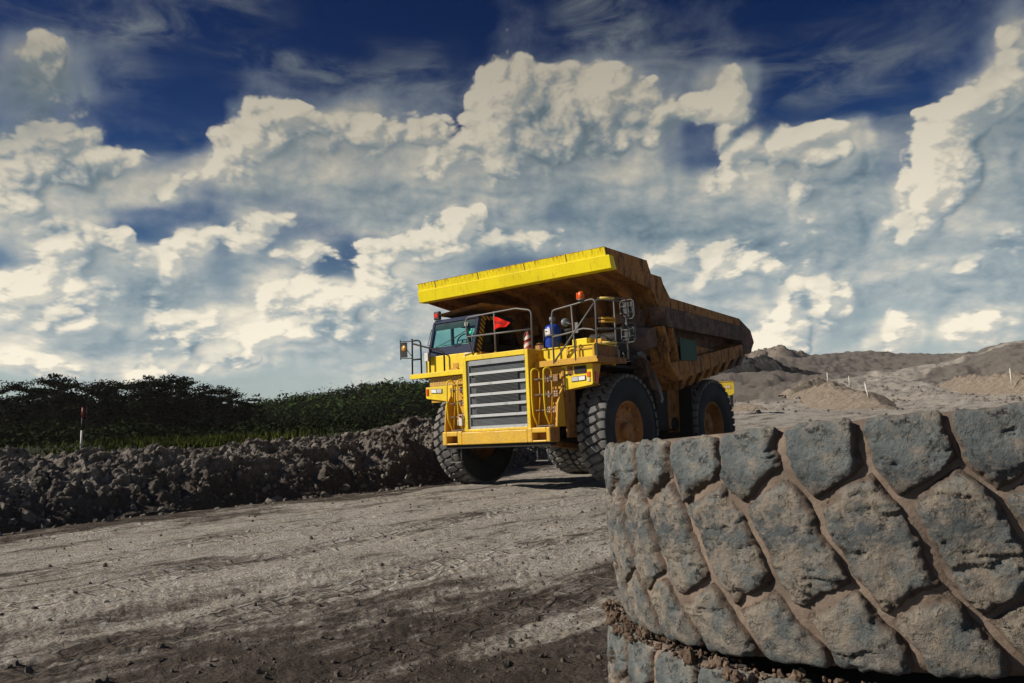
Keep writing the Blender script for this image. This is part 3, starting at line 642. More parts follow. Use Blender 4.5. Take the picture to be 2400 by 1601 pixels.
SOIL = soil_mat('clay_clods', (0.115, 0.10, 0.088), (0.30, 0.27, 0.235), (0.09, 0.076, 0.066))
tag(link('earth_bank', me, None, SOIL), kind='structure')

# loose clods and stones
def rock_protos(k, sub):
    import bmesh
    out = []
    for i in range(k):
        bm = bmesh.new(); bmesh.ops.create_icosphere(bm, subdivisions=sub, radius=1)
        P = np.array([v_.co[:] for v_ in bm.verts]); F = np.array([[v_.index for v_ in f.verts] for f in bm.faces]); bm.free()
        nz = fbm(P[:, 0] * 1.3 + i * 7, P[:, 1] * 1.3, P[:, 2] * 1.3 + i, oct=3) * 0.9
        P = P * (1 + nz)[:, None] * np.array([1.0, 0.8, 0.62]); P = np.round(P * 3.2) / 3.2 * 0.5 + P * 0.5
        out.append((P, F))
    return out
def scatter(name, protos, X, Y, Z, Sz, mat, parent=None, rng=np.random.RandomState(5)):
    Vs, Fs, o_ = [], [], 0
    for i in range(len(X)):
        P, F = protos[rng.randint(len(protos))]
        a, b_, c_ = rng.rand(3) * 6.28
        R = np.array(Euler((a * 0.3, b_ * 0.3, c_)).to_matrix())
        Vs.append(P @ R.T * Sz[i] + (X[i], Y[i], Z[i])); Fs.append(F + o_); o_ += len(P)
    me = raw_mesh(name, np.concatenate(Vs), np.concatenate(Fs), False)
    return link(name, me, parent, mat)
rg = np.random.RandomState(11)
n_ = 5200
Yc = rg.uniform(-17, 20, n_); tq = rg.beta(1.3, 1.6, n_) * 3.6 - 0.45
Xc = berm_x(Yc) + 0.3 - tq
jj = np.clip(((Yc - ys[0]) / (ys[-1] - ys[0]) * (len(ys) - 1)).astype(int), 0, len(ys) - 1)
ii = np.array([np.argmin(np.abs(XX[j] - x_)) for j, x_ in zip(jj, Xc)])
Zc = np.where(tq < 0.2, base_z(Xc, Yc) + 0.01, ZZ[jj, ii] + 0.0)
Zc = np.maximum(Zc, ZZ[jj, ii])
Sc = 0.022 + 0.085 * rg.rand(n_) ** 3 + 0.16 * (rg.rand(n_) > 0.975) * rg.rand(n_)
o = scatter('clods', rock_protos(8, 1), Xc, Yc, Zc, Sc, SOIL, rng=rg); tag(o, 'loose grey clay clods lying over the earth bank', 'clods', kind='stuff')
n_ = 6500
rr_ = 3.2 + 12 * rg.rand(n_) ** 1.8; aa_ = np.radians(rg.uniform(98, 165, n_))
Xc = CAM.x + rr_ * np.cos(aa_); Yc = CAM.y + rr_ * np.sin(aa_)
keep = (rg.rand(n_) < ss(Xc + 0.35 * (Yc + 14), 5.5, 9.0) * 0.95 + 0.10) & (np.hypot(Xc - 11.8, Yc + 13.86) > 1.2)
Xc, Yc = Xc[keep], Yc[keep]
STONE = soil_mat('dark_gravel', (0.05, 0.043, 0.038), (0.11, 0.094, 0.08), (0.17, 0.15, 0.13), 3.0, False, 0.6)
o = scatter('gravel', rock_protos(6, 1), Xc, Yc, fine_z(Xc, Yc) + 0.002, 0.006 + 0.020 * rg.rand(len(Xc)) ** 3, STONE, rng=rg)
tag(o, 'small dark gravel scattered on the road beside the tyre stack', 'gravel', kind='stuff')

n_ = 900
rr_ = 5 + 26 * rg.rand(n_) ** 1.3; aa_ = np.radians(rg.uniform(96, 162, n_)); Xc = CAM.x + rr_ * np.cos(aa_); Yc = CAM.y + rr_ * np.sin(aa_)
keep = (Xc > berm_x(Yc) + 0.5) & (np.hypot(Xc - 11.8, Yc + 13.86) > 1.3); Xc, Yc = Xc[keep], Yc[keep]
o = scatter('road_stones', rock_protos(6, 1), Xc, Yc, fine_z(Xc, Yc) + 0.003, 0.010 + 0.035 * rg.rand(len(Xc)) ** 3, STONE, rng=rg)
tag(o, 'scattered dark stones on the pale haul road', 'stones', kind='stuff')
n_ = 2600; rr_ = 45 + 75 * rg.rand(n_); aa_ = np.radians(rg.uniform(88, 117, n_)); Xc = CAM.x + rr_ * np.cos(aa_); Yc = CAM.y + rr_ * np.sin(aa_)
keep = fbm(Xc * 0.12, Yc * 0.12, oct=4) > 0.08; Xc, Yc = Xc[keep], Yc[keep]
o = scatter('rubble', rock_protos(6, 1), Xc, Yc, fine_z(Xc, Yc), 0.05 + 0.28 * rg.rand(len(Xc)) ** 4, SOIL, rng=rg)
tag(o, 'scattered rubble over the far pit floor', 'rubble', kind='stuff')
# ------------------------------------------------------------------ far heaps, mounds, ridge
def cam_xy(az, d): return CAM.x + d * math.cos(math.radians(az)), CAM.y + d * math.sin(math.radians(az))
def px_az(px, py): return AZF - uv(px, py)[0]
def heap(name, ridge, mat, seed, lump=0.3, side=1.6, res=(180, 60)):
    """ridge: list of (az, dist, height above ground); a mound with a crest along that line"""
    pts = [(*cam_xy(a, d), h) for a, d, h in ridge]
    t = np.linspace(0, len(pts) - 1, res[0]); P = np.array(pts)
    cx = np.interp(t, range(len(pts)), P[:, 0]); cy = np.interp(t, range(len(pts)), P[:, 1]); ch = np.interp(t, range(len(pts)), P[:, 2])
    tx, ty = np.gradient(cx), np.gradient(cy); L = np.hypot(tx, ty); nx, ny = -ty / L, tx / L
    s_ = np.linspace(-1, 1, res[1]); T, Sg = np.meshgrid(np.arange(res[0]), s_, indexing='ij')
    wd = ch[T] * side + 0.4
    X = cx[T] + nx[T] * Sg * wd; Y = cy[T] + ny[T] * Sg * wd
    en = np.minimum(1, np.minimum(T, res[0] - 1 - T) / (res[0] * 0.06))
    H = ch[T] * np.clip(1 - np.abs(Sg) ** 1.25, 0, 1) * en
    H = H * (1 + 0.35 * fbm(X * 0.35 + seed, Y * 0.35, oct=4)) + clods(X / 1.6, Y / 1.6) * lump * np.clip(H, 0, 1)
    Z = base_z(X, Y) + ss(np.hypot(X - CAM.x, Y - CAM.y), 35, 90) * (fbm(X * 0.05, Y * 0.05, oct=5) * 1.3) + H - 0.25 * (np.abs(Sg) > 0.96) - 0.15
    me = grid_mesh(name, np.stack([X, Y, Z], -1), True)
    return tag(link(name, me, None, mat), kind='structure')
SOILF = soil_mat('far_spoil', (0.17, 0.145, 0.12), (0.25, 0.215, 0.18), (0.11, 0.09, 0.075), 0.6, False, 0.8)
SOILR = soil_mat('rubble_bank', (0.21, 0.175, 0.135), (0.31, 0.26, 0.205), (0.13, 0.105, 0.08), 1.0, False, 0.9)
COAL = soil_mat('coal_waste', (0.018, 0.017, 0.017), (0.034, 0.033, 0.033), (0.05, 0.05, 0.05), 0.6, False, 0.8)
heap('spoil_mound', [(px_az(2090, 955), 62, 0.2), (px_az(2040, 930), 70, 1.0), (px_az(2000, 905), 82, 1.5), (px_az(1950, 900), 94, 1.5), (px_az(1900, 912), 104, 0.9), (px_az(1860, 925), 110, 0.3)], SOILR, 3, 0.9, 2.0)
heap('rubble_bank', [(px_az(2700, 880), 78, 1.6), (px_az(2400, 890), 86, 1.5), (px_az(2300, 895), 100, 1.3), (px_az(2240, 898), 112, 0.7), (px_az(2210, 895), 120, 0.3)], SOILR, 9, 1.2, 1.6)
heap('low_earth_pile', [(px_az(1690, 950), 68, 0.5), (px_az(1740, 945), 67, 0.5), (px_az(1780, 945), 66, 0.4), (px_az(1800, 950), 65, 0.2)], SOILR, 5, 0.8, 1.5, (80, 40))
heap('coal_heap', [(px_az(1640, 880), 158, 1.5), (px_az(1700, 860), 158, 2.4), (px_az(1740, 850), 160, 3.0), (px_az(1765, 856), 160, 2.0), (px_az(1790, 850), 162, 3.1), (px_az(1830, 862), 164, 1.6), (px_az(1900, 868), 168, 0.6), (px_az(1940, 872), 170, 0.2)], COAL, 12, 1.5, 1.8)
heap('spoil_ridge', [(px_az(1600, 845), 268, 2), (px_az(1690, 838), 268, 2.4), (px_az(1760, 840), 270, 1.4), (px_az(1780, 833), 268, 2.2), (px_az(1800, 836), 270, 2.0), (px_az(1832, 826), 268, 3.0), (px_az(1845, 836), 270, 1.6), (px_az(1900, 838), 275, 0.8)], SOILF, 15, 2.0, 1.6)
heap('road_bank', [(px_az(1960, 885), 118, 0.5), (px_az(1920, 890), 116, 1.0), (px_az(1880, 900), 113, 0.9), (px_az(1840, 905), 110, 0.5)], SOILR, 21, 1.0, 1.5, (80, 40))

# ------------------------------------------------------------------ tyre tread generator
GVV = [-0.2, 0.03, 0.12, 0.22, 0.33, 0.51, 0.66, 0.76, 0.86, 1.0, 1.2]
GSS = [1.32, 1.20, 1.06, 0.84, 0.66, 0.50, 0.36, 0.18, 0.02, -0.04, -0.04]
def tread_g(v): return np.interp(v, GVV, GSS)
def tyre_profile(v, h, R, Wd, rc=0.07):
    """v 0..1 across the tread (may run a little past both ends, round the shoulder); h height above the tread base"""
    a = (v - 0.5) * Wd; half = Wd / 2 - rc * 0.2
    over = np.maximum(np.abs(a) - half, 0)
    ang = np.clip(over / rc, 0, 1.25)
    z = np.sign(a) * (np.minimum(np.abs(a), half) + rc * np.sin(ang)); r = R - rc * (1 - np.cos(ang)) - 0.25 * np.minimum(np.abs(a), half) ** 2
    nz, nr = np.sign(a) * np.sin(ang), np.cos(ang)
    return r + nr * h, z + nz * h
def block_mesh(kind, R, Wd, pitch, nu, nv, H, gap, rng, rough, edge=0.16, rag=0.0):
    """one tread block laid out at angle 0 of a tyre whose axis is +Z; returns points, faces, per-point height"""
    u = np.linspace(0, 1, nu); v = np.linspace(0, 1, nv)
    U, V_ = np.meshgrid(u, v, indexing='ij')
    gv = gap * pitch / Wd * 0.8
    if kind == 0: lo, hi = (-0.07 + 0 * U), (0.17 + 0.15 * U - gv)
    elif kind == 1: lo, hi = (0.17 + 0.15 * U + gv), (0.70 + 0.15 * U - gv)
    else: lo, hi = (0.70 + 0.15 * U + gv), (1.07 + 0 * U)
    vv = lo + (hi - lo) * V_
    s_ = tread_g(vv) + gap + U * (1 - 2 * gap)
    hv = np.minimum(U, 1 - U) * (1 - 2 * gap) * pitch
    wv_ = np.minimum(V_, 1 - V_) * (hi - lo) * Wd
    if kind != 1: wv_ = np.where((V_ > 0.5) == (kind == 2), wv_ * 1.5, wv_)
    ed = edge * pitch
    k = 3.2
    d = ed - np.maximum(ed - hv, 0) ** 1 * 1.0
    dist = ed - ((np.maximum(ed - hv, 0) ** k + np.maximum(ed - wv_, 0) ** k) ** (1 / k))
    t = np.clip(dist / ed, 0, 1)
    off = rng.rand(3) * 50
    if rag: vv = vv + 0.018 * fbm(s_ * 2.5 + off[0], V_ * 3, oct=3); s_ = s_ + 0.07 * fbm(s_ * 2 + off[1], vv * 7, oct=3)
    xs, zs = s_ * pitch, vv * Wd
    if rag:
        n1 = fbm(xs * 13 + off[0], zs * 13, oct=5, rough=0.62)
        t = np.clip(t + rag * n1 * (1 - t * 0.55) * np.where(t > 0, 1, 0), 0, 1)
    h = H * (1 - (1 - t) ** 2.4) ** 0.75
    if rough:
        n2 = fbm(xs * 22 + off[1], zs * 16, oct=5, rough=0.6); n3 = fbm(xs * 5 + off[2], zs * 5, oct=3)
        crack = np.abs(fbm(xs * 9 + off[0] * 2, zs * 26 + off[1], oct=4)); cr2 = np.abs(fbm(xs * 30 + off[2] * 2, zs * 8 + off[0], oct=3))
        chunk = ss(fbm(xs * 6 + off[1] * 3, zs * 22, oct=5, rough=0.62) + 0.35 * (0.8 - t), 0.26, 0.40)
        h = h + np.clip(t * 1.6, 0, 1) * rough * (n2 * 0.9 + n3 * 1.1 - 0.32 * np.clip(0.045 - crack, 0, 1) * 22 - 0.12 * np.clip(0.03 - cr2, 0, 1) * 30 - chunk * 1.3)
    h = np.where((U == 0) | (U == 1) | (V_ == 0) | (V_ == 1), -0.006, h)
    r, z = tyre_profile(vv, h, R, Wd)
    th = s_ * pitch / R
    P = np.stack([r * np.cos(th), r * np.sin(th), z], -1)
    return P, h, t
def rot_mesh(P, ax):      # +Z axle to +X axle
    return np.stack([P[..., 2], P[..., 0], P[..., 1]], -1) if ax == 'x' else P

# ------------------------------------------------------------------ the dump truck
TR = tag(empty('dump_truck', (0, 0, 0)), 'yellow rigid mining dump truck with canopied body coming down the haul road', 'dump truck')
def part(mb, name, mat, parent=TR, bevel=0.0, label=None):
    o_ = mb.build(name, mat, parent, bevel)
    if label: o_['label'] = label
    return o_

# --- dump body
CW = 2.99
side_poly = [(-1.39, 5.54), (0.62, 5.51), (0.80, 5.19), (1.35, 5.18), (1.44, 5.00), (1.78, 4.68), (6.36, 4.53), (6.36, 4.29), (1.12, 4.40), (0.84, 4.74), (0.60, 4.82), (-1.06, 5.04), (-1.36, 5.34)]
for sx in (1, -1):
    a, b = sorted((sx * (CW - 0.05), sx * CW))
    r_ = MB(); r_.prism(side_poly, 0, a, b); part(r_, 'body_side_plate', YELS, bevel=0.008)
roof = MB()     # canopy plate: thin slab sloping down to the rear, then headboard going down
roof.prism([(-1.33, 5.30), (0.70, 5.05), (0.70, 4.99), (-1.33, 5.24)], 0, -2.935, 2.935)
part(roof, 'canopy_plate', BRN)
fr = MB(); fr.prism([(-1.42, 5.545), (-1.395, 5.545), (-1.345, 5.343), (-1.37, 5.343)], 0, -CW, CW)
upb = part(fr, 'canopy_front_band', YELC, bevel=0.006)
fr = MB(); fr.prism([(-1.395, 5.338), (-1.365, 5.338), (-1.20, 5.335), (-1.07, 5.03), (-1.32, 5.035)], 0, -CW - 0.03, CW + 0.10)
part(fr, 'canopy_lower_band', YELC, bevel=0.006)
fr = MB(); fr.box(-CW - 0.09, -CW - 0.01, -1.28, -1.05, 5.045, 5.10); part(fr, 'canopy_end_lug', YELS, bevel=0.01)
for x_ in (-2.35, -0.85, 0.65, 1.9):      # weld seams of the front band
    fr = MB(); p0 = (-1.424, 5.53); fr.prism([(-1.424, 5.53), (-1.416, 5.53), (-1.373, 5.36), (-1.381, 5.36)], 0, x_, x_ + 0.018); part(fr, 'weld_seam', BRN)
fr = MB(); fr.box(-CW, CW, -1.10, 0.75, 5.235 - 0.19 - .03, 5.235 - 0.19); 
# canopy ribs that curve down the headboard
for k, xr in enumerate((-2.3, -1.38, -0.46, 0.46, 1.38, 2.3)):
    out = [(-1.10, 5.215), (0.10, 5.07), (0.55, 4.98), (0.95, 4.75), (1.22, 4.35), (1.55, 3.45)]
    inn = [(1.72, 3.45), (1.40, 4.42), (1.12, 4.92), (0.72, 5.10), (0.1, 5.18), (-1.10, 5.30)]
    dn = [(-1.10, 5.12), (0.02, 4.93), (0.42, 4.80), (0.74, 4.52), (1.00, 4.10), (1.30, 3.45)]
    r_ = MB(); r_.prism(dn + [(1.62, 3.45), (1.33, 4.22), (1.08, 4.80), (0.66, 5.02), (0.08, 5.09), (-1.10, 5.24)], 0, xr - 0.10, xr + 0.10)
    part(r_, 'canopy_rib', BRN, bevel=0.01)
hb = MB(); hb.prism([(0.68, 5.05), (0.72, 5.00), (1.12, 4.80), (1.38, 4.22), (1.72, 3.30), (1.80, 3.30), (1.46, 4.25), (1.18, 4.88), (0.74, 5.06)], 0, -2.9, 2.9)
part(hb, 'headboard', BRN)
hb = MB()
hb.box(-2.55, 2.55, 0.98, 1.30, 3.48, 3.78); part(hb, 'headboard_beam', BRN, bevel=0.03)
for xr in (-1.84, -0.92, 0.0, 0.92, 1.84):
    q_ = MB(); q_.prism([(1.02, 4.05), (1.02, 4.35), (1.26, 4.35), (1.34, 4.05)], 0, xr - 0.20, xr + 0.20); part(q_, 'headboard_bracket', BRN, bevel=0.02)
hb = MB(); hb.prism([(0.35, 3.30), (0.55, 2.75), (1.9, 2.55), (1.9, 3.3)], 0, -1.3, 1.3); part(hb, 'floor_front', BRN)
for sx in (1, -1):
    def X(a): return sx * a
    # dark upper rail
    r_ = MB(); lo = [(1.30, 3.86), (6.45, 3.86), (6.45, 4.30), (6.30, 4.33), (1.20, 4.43)]
    a, b = sorted((X(2.62), X(3.02)))
    r_.hexa([(a, 1.36, 3.95), (b, 1.45, 3.90), (b, 6.45, 3.84), (a, 6.45, 3.90), (a, 1.12, 4.44), (b, 1.16, 4.42), (b, 6.32, 4.31), (a, 6.32, 4.33)])
    part(r_, 'body_top_rail', SOOT, bevel=0.03)
    # sunken side wall
    r_ = MB(); r_.prism([(1.1, 4.4), (6.6, 4.3), (6.9, 3.75), (2.0, 2.75), (1.3, 3.0)], 0, *sorted((X(2.40), X(2.46))))
    part(r_, 'body_wall', SOOT)
    # lower rail rising to the tail
    a, b = sorted((X(2.44), X(2.96)))
    r_ = MB(); r_.hexa([(a, 2.02, 2.50), (b, 2.05, 2.53), (b, 7.20, 3.56), (a, 7.20, 3.54), (a, 1.45, 2.98), (b, 1.55, 2.97), (b, 7.38, 3.90), (a, 7.30, 4.0)])
    part(r_, 'body_floor_rail', YELS, bevel=0.02)
    # front stake of the side (wide, bright) and corner face
    a, b = sorted((X(2.46), X(2.95)))
    r_ = MB(); r_.hexa([(a, 1.52, 2.95), (b, 1.56, 2.95), (b, 1.66, 2.96), (a, 1.80, 2.96), (a, 1.30, 3.92), (b, 1.34, 3.92), (b, 1.44, 3.92), (a, 1.56, 3.92)]); part(r_, 'side_stake', YELS, bevel=0.01)
    r_ = MB(); r_.hexa([(a, 2.0, 2.98), (b - (0 if sx > 0 else 0), 2.10, 2.98), (b, 2.20, 2.99), (a, 2.26, 2.99), (a, 1.78, 3.92), (b, 1.84, 3.92), (b, 1.98, 3.92), (a, 2.0, 3.92)]); part(r_, 'side_stake', YELS, bevel=0.01)
    r_ = MB(); r_.hexa([(X(2.46), 1.70, 2.93), (X(2.90), 1.70, 2.93), (X(2.90), 2.2, 3.0), (X(2.46), 2.2, 3.06), (X(2.46), 1.66, 3.0), (X(2.5), 1.66, 3.0), (X(2.5), 2.2, 3.10), (X(2.46), 2.2, 3.12)]); part(r_, 'corner_gusset', YELS)
    # lit ledge in the recess
    r_ = MB(); r_.prism([(3.05, 3.14), (4.3, 3.38), (4.9, 3.50), (3.3, 3.58), (3.05, 3.58)], 0, *sorted((X(2.47), X(2.80)))); part(r_, 'side_gusset', YELS, bevel=0.02)
    # front corner shell (hexagonal bulge)
    a, b = X(2.1), X(2.78)
    r_ = MB(); cx_, cz_ = 1.15, 3.62
    ring = [(0.62, 3.60), (0.84, 4.00), (1.36, 4.08), (1.62, 3.74), (1.52, 3.28), (0.92, 3.18)]
    n0 = [(X(2.05), y_, z_) for y_, z_ in ring]; n1_ = [(X(2.74), 1.12 + (y_ - 1.12) * 0.62, 3.62 + (z_ - 3.62) * 0.6) for y_, z_ in ring]
    r_.add(n0 + n1_, [tuple(range(6, 12))] + [(i, (i + 1) % 6, 6 + (i + 1) % 6, 6 + i) for i in range(6)])
    part(r_, 'body_corner_boss', paint('mud_caked_steel', (0.17, 0.12, 0.105), (0.08, 0.055, 0.045), dirt_amt=0.5, rough=0.85), bevel=0.02)
    r_ = MB(); r_.prism([(0.60, 5.0), (0.84, 5.0), (1.7, 4.6), (1.7, 4.3), (1.15, 4.40), (0.80, 4.70)], 0, *sorted((X(2.86), X(2.93)))); part(r_, 'corner_web', BRN)
    r_ = MB(); r_.prism([(0.80, 4.76), (1.15, 4.40), (1.45, 3.95), (1.62, 3.0), (2.05, 2.5), (2.1, 2.2), (1.5, 2.35), (1.1, 3.2), (0.9, 4.1)], 0, *sorted((X(2.05), X(2.44)))); part(r_, 'body_front_corner', SOOT)
    # tail
    r_ = MB(); a, b = sorted((X(2.30), X(2.97)))
    r_.prism([(6.30, 4.55), (6.38, 4.55), (7.24, 4.24), (7.46, 3.88), (7.08, 3.50), (6.5, 3.45), (6.45, 3.9)], 0, a, b); part(r_, 'tail_cheek', SOOT, bevel=0.03)
gb = MB(); gb.prism([(2.16, 3.06), (2.14, 3.66), (3.10, 3.62), (3.12, 3.10)], 0, 2.985, 3.012); part(gb, 'green_board', GRN, bevel=0.004, label='plain dark green board on the body side')
r_ = MB(); r_.prism([(2.0, 2.50), (7.2, 3.50), (7.35, 3.62), (2.0, 2.74)], 0, -2.44, 2.44); part(r_, 'body_floor', SOOT)
r_ = MB(); r_.prism([(1.7, 2.7), (2.4, 2.30), (3.9, 2.45), (4.2, 2.95)], 0, -1.9, 1.9); part(r_, 'floor_belly', SOOT)
for k in range(8):      # bolsters under the floor
    y0 = 2.55 + k * 0.58; z0 = 2.50 + (y0 - 2.0) * 0.195
    r_ = MB(); r_.hexa([(-2.7, y0, z0 - 0.28), (2.7, y0, z0 - 0.28), (2.7, y0 + 0.26, z0 - 0.24), (-2.7, y0 + 0.26, z0 - 0.24),
                        (-2.92, y0, z0 + 0.10), (2.92, y0, z0 + 0.10), (2.92, y0 + 0.26, z0 + 0.14), (-2.92, y0 + 0.26, z0 + 0.14)]); part(r_, 'floor_bolster', YELS if k < 6 else SOOT, bevel=0.01)

# --- chassis
for sx in (1, -1):
    r_ = MB(); r_.prism([(-1.7, 1.05), (-1.7, 1.5), (0.5, 1.9), (2.2, 2.1), (6.3, 2.0), (6.3, 1.6), (2.5, 1.45), (0.5, 1.15)], 0, *sorted((sx * 0.55, sx * 0.85))); part(r_, 'frame_rail', BLKP, bevel=0.02)
    r_ = MB(); r_.tube([(sx * 1.02, 0.55, 1.15), (sx * 1.02, 1.55, 2.7)], 0.14, 12); r_.tube([(sx * 1.02, 1.4, 2.5), (sx * 1.02, 1.75, 3.0)], 0.09, 12); part(r_, 'hoist_cylinder', BLKP)
    r_ = MB(); r_.tube([(sx * 1.35, -0.05, 1.1), (sx * 1.35, 0.02, 2.5)], 0.16, 14); part(r_, 'suspension_cylinder', BLKP)
    r_ = MB(); r_.tube([(sx * 1.0, 0, 1.2), (sx * 1.95, 0, 1.34)], [0.3, 0.26], 12); part(r_, 'front_hub_arm', BLKP)
r_ = MB(); r_.box(-1.5, 1.5, -0.2, 0.2, 1.0, 1.5); part(r_, 'front_cross_beam', BLKP, bevel=0.04)
r_ = MB(); r_.box(-1.05, 1.05, -1.6, 0.3, 1.35, 2.85); part(r_, 'engine_block', BLKP, bevel=0.08)
r_ = MB(); r_.box(-0.55, 0.55, 0.3, 3.6, 1.05, 2.0); part(r_, 'transmission', BLKP, bevel=0.08)
r_ = MB(); r_.tube([(-2.0, 4.99, 1.345), (2.0, 4.99, 1.345)], 0.42, 18); part(r_, 'rear_axle', BLKP)
r_ = MB(); r_.lathe([(0.0, -0.6), (0.45, -0.55), (0.62, -0.2), (0.62, 0.2), (0.45, 0.55), (0.0, 0.6)], (0, 4.9, 1.4), 'x', 20); part(r_, 'differential', BLKP)
r_ = MB(); r_.tube([(-1.9, -0.35, 1.12), (1.9, -0.35, 1.12)], 0.05, 8); r_.tube([(-0.6, -0.5, 1.0), (0.1, -1.0, 1.05)], 0.045, 8); part(r_, 'steering_link', BLKP)
r_ = MB(); r_.prism([(-1.3, 1.02), (-1.3, 1.14), (1.2, 0.84), (1.2, 0.72)], 0, 1.05, 1.25); part(r_, 'lower_frame_bar', BRN, bevel=0.01)
# tanks and the brown upright between the wheels
r_ = MB(); r_.box(1.15, 2.1, 2.35, 3.6, 1.25, 2.35); part(r_, 'fuel_tank', BLKP, bevel=0.10)
r_ = MB(); r_.box(-2.1, -1.15, 2.2, 3.6, 1.25, 2.35); part(r_, 'fuel_tank', BLKP, bevel=0.10)
r_ = MB(); r_.prism([(3.00, 1.30), (2.96, 2.0), (3.06, 2.50), (3.35, 2.46), (3.82, 2.40), (3.84, 1.30)], 0, 1.86, 2.12); part(r_, 'frame_bracket', BRN, bevel=0.02, label='mud-stained yellow upright bracket between front and rear wheels')
r_ = MB(); r_.box(1.80, 2.16, 3.50, 3.62, 1.2, 2.42); part(r_, 'bracket_flange', BRN, bevel=0.01)
r_ = MB(); r_.lathe([(0.0, 0.0), (0.20, 0.0), (0.20, -0.03), (0.0, -0.03)], (2.15, 3.3, 1.42), 'x', 16); part(r_, 'bracket_port', BLKP)
r_ = MB(); r_.box(-1.7, 1.9, 2.0, 2.3, 1.7, 2.55); part(r_, 'rear_bulkhead', BLKP)
r_ = MB(); r_.box(1.6, 1.7, 3.8, 5.6, 2.45, 2.95); part(r_, 'rear_mud_guard', BLKP)
for xa_ in (1.15, -2.55):
    r_ = MB(); r_.hexa([(xa_, 3.50, 0.9), (xa_ + 1.4, 3.50, 0.9), (xa_ + 1.4, 3.54, 0.9), (xa_, 3.54, 0.9), (xa_, 3.62, 2.85), (xa_ + 1.4, 3.62, 2.85), (xa_ + 1.4, 3.66, 2.85), (xa_, 3.66, 2.85)]); part(r_, 'rear_mud_flap', BLKP)
r_ = MB(); r_.tube([(2.35, 4.25, 3.0), (2.38, 4.45, 2.4)], 0.035, 6); part(r_, 'rock_ejector_bar', GRY)
r_ = MB(); r_.box(2.0, 2.12, 4.9, 5.02, 2.3, 3.0); part(r_, 'body_stop', BLKP)
r_ = MB(); r_.box(-1.1, 1.1, 5.5, 6.6, 1.7, 2.2); part(r_, 'rear_frame_end', BLKP, bevel=0.03)

# --- decks
r_ = MB(); r_.box(1.06, 2.84, -1.72, -0.45, 2.90, 3.0); r_.box(-2.92, -0.95, -1.80, 0.55, 2.93, 3.01); r_.box(-0.95, 1.06, -1.3, 0.55, 2.93, 3.0); part(r_, 'deck_plate', YELD, bevel=0.01)
r_ = MB(); r_.box(1.12, 2.86, -1.76, -1.722, 2.875, 3.015); part(r_, 'deck_edge', YELD, bevel=0.008, label='deck edge with flaking yellow paint')
r_ = MB(); r_.box(2.845, 2.88, -1.722, -0.50, 2.87, 3.01); part(r_, 'deck_edge_shade_skin', BRN, bevel=0.008)  # brown skin: shade painted on the deck edge away from the sun
r_ = MB(); r_.box(-2.95, -1.02, -1.84, -1.802, 2.905, 3.03); part(r_, 'deck_edge', YEL, bevel=0.008)
# box on the image-right deck
r_ = MB(); r_.box(1.28, 2.72, -1.62, -0.60, 3.0, 3.29); bx_ = part(r_, 'deck_locker', YEL, bevel=0.015)
r_ = MB(); r_.box(1.26, 2.74, -1.65, -0.62, 3.292, 3.318); part(r_, 'locker_lid', YEL, bx_, bevel=0.006)
for x_ in (1.95, 2.25, 2.66):
    r_ = MB(); r_.box(x_, x_ + 0.05, -1.645, -1.622, 3.02, 3.285); part(r_, 'locker_strap', YELD, bx_)
r_ = MB(); r_.box(1.95, 2.70, -1.648, -1.646, 3.20, 3.235); part(r_, 'locker_strap', YELD, bx_)
r_ = MB(); r_.box(2.722, 2.74, -1.60, -0.62, 3.01, 3.28); part(r_, 'locker_side_shade_skin', BRN, bx_)  # brown skin puts shade into the colour of the locker's sunless side
r_ = MB(); r_.box(1.80, 2.28, -1.15, -0.85, 3.32, 3.52); part(r_, 'valve_box', YEL, bevel=0.015)
r_ = MB(); r_.box(2.30, 2.55, -1.05, -0.8, 3.32, 3.48); part(r_, 'small_box', YELD, bevel=0.01)
# air cleaners and engine gear on the deck
for k, (x_, y_) in enumerate(((0.62, -0.45), (0.98, -0.35))):
    r_ = MB(); r_.lathe([(0.0, 0.0), (0.19, 0.0), (0.19, 0.55), (0.23, 0.56), (0.23, 0.64), (0.0, 0.66)], (x_ + 0.1, y_ + 0.35, 3.3), 'z', 18); part(r_, 'air_cleaner', BLKP)
for x_, y_ in ((0.72, -1.0), (1.18, -0.95)):
    r_ = MB(); r_.lathe([(0.0, 0.10), (0.20, 0.10), (0.24, 0.06), (0.24, 0), (0.20, -0.02), (0.0, -0.02)], (x_, y_, 3.32), 'y', 20); part(r_, 'round_cover', YELS)
r_ = MB(); r_.lathe([(0.0, 0), (0.15, 0), (0.15, 0.45), (0.0, 0.45)], (2.1, -0.25, 3.55), 'x', 14); r_.lathe([(0.0, 0), (0.12, 0), (0.12, 0.3), (0.0, 0.3)], (1.75, -0.2, 3.6), 'x', 14)
r_.box(1.5, 2.6, -0.3, 0.3, 3.0, 3.45); part(r_, 'retarder_pump', BLKP, bevel=0.02)
r_ = MB()
rr2 = random.Random(4)
for k in range(14):
    a = Vector((rr2.uniform(1.5, 2.7), rr2.uniform(-0.7, 0.2), rr2.uniform(3.1, 3.5))); b = a + Vector((rr2.uniform(-.5, .5), rr2.uniform(-.2, .4), rr2.uniform(-.1, .3)))
    r_.tube(arcpts(a, (a + b) / 2 + Vector((0, 0, 0.25)), b, 6), 0.018, 6)
part(r_, 'hydraulic_hoses', MIR)['kind'] = 'stuff'
r_ = MB()
for k in range(7): r_.lathe([(0.05, 0), (0.09, 0.0), (0.09, 0.02), (0.05, 0.02)], (2.62 + 0.02 * k, -0.25 + k * 0.07, 3.10), 'y', 12)
part(r_, 'coil_spring', MIR)

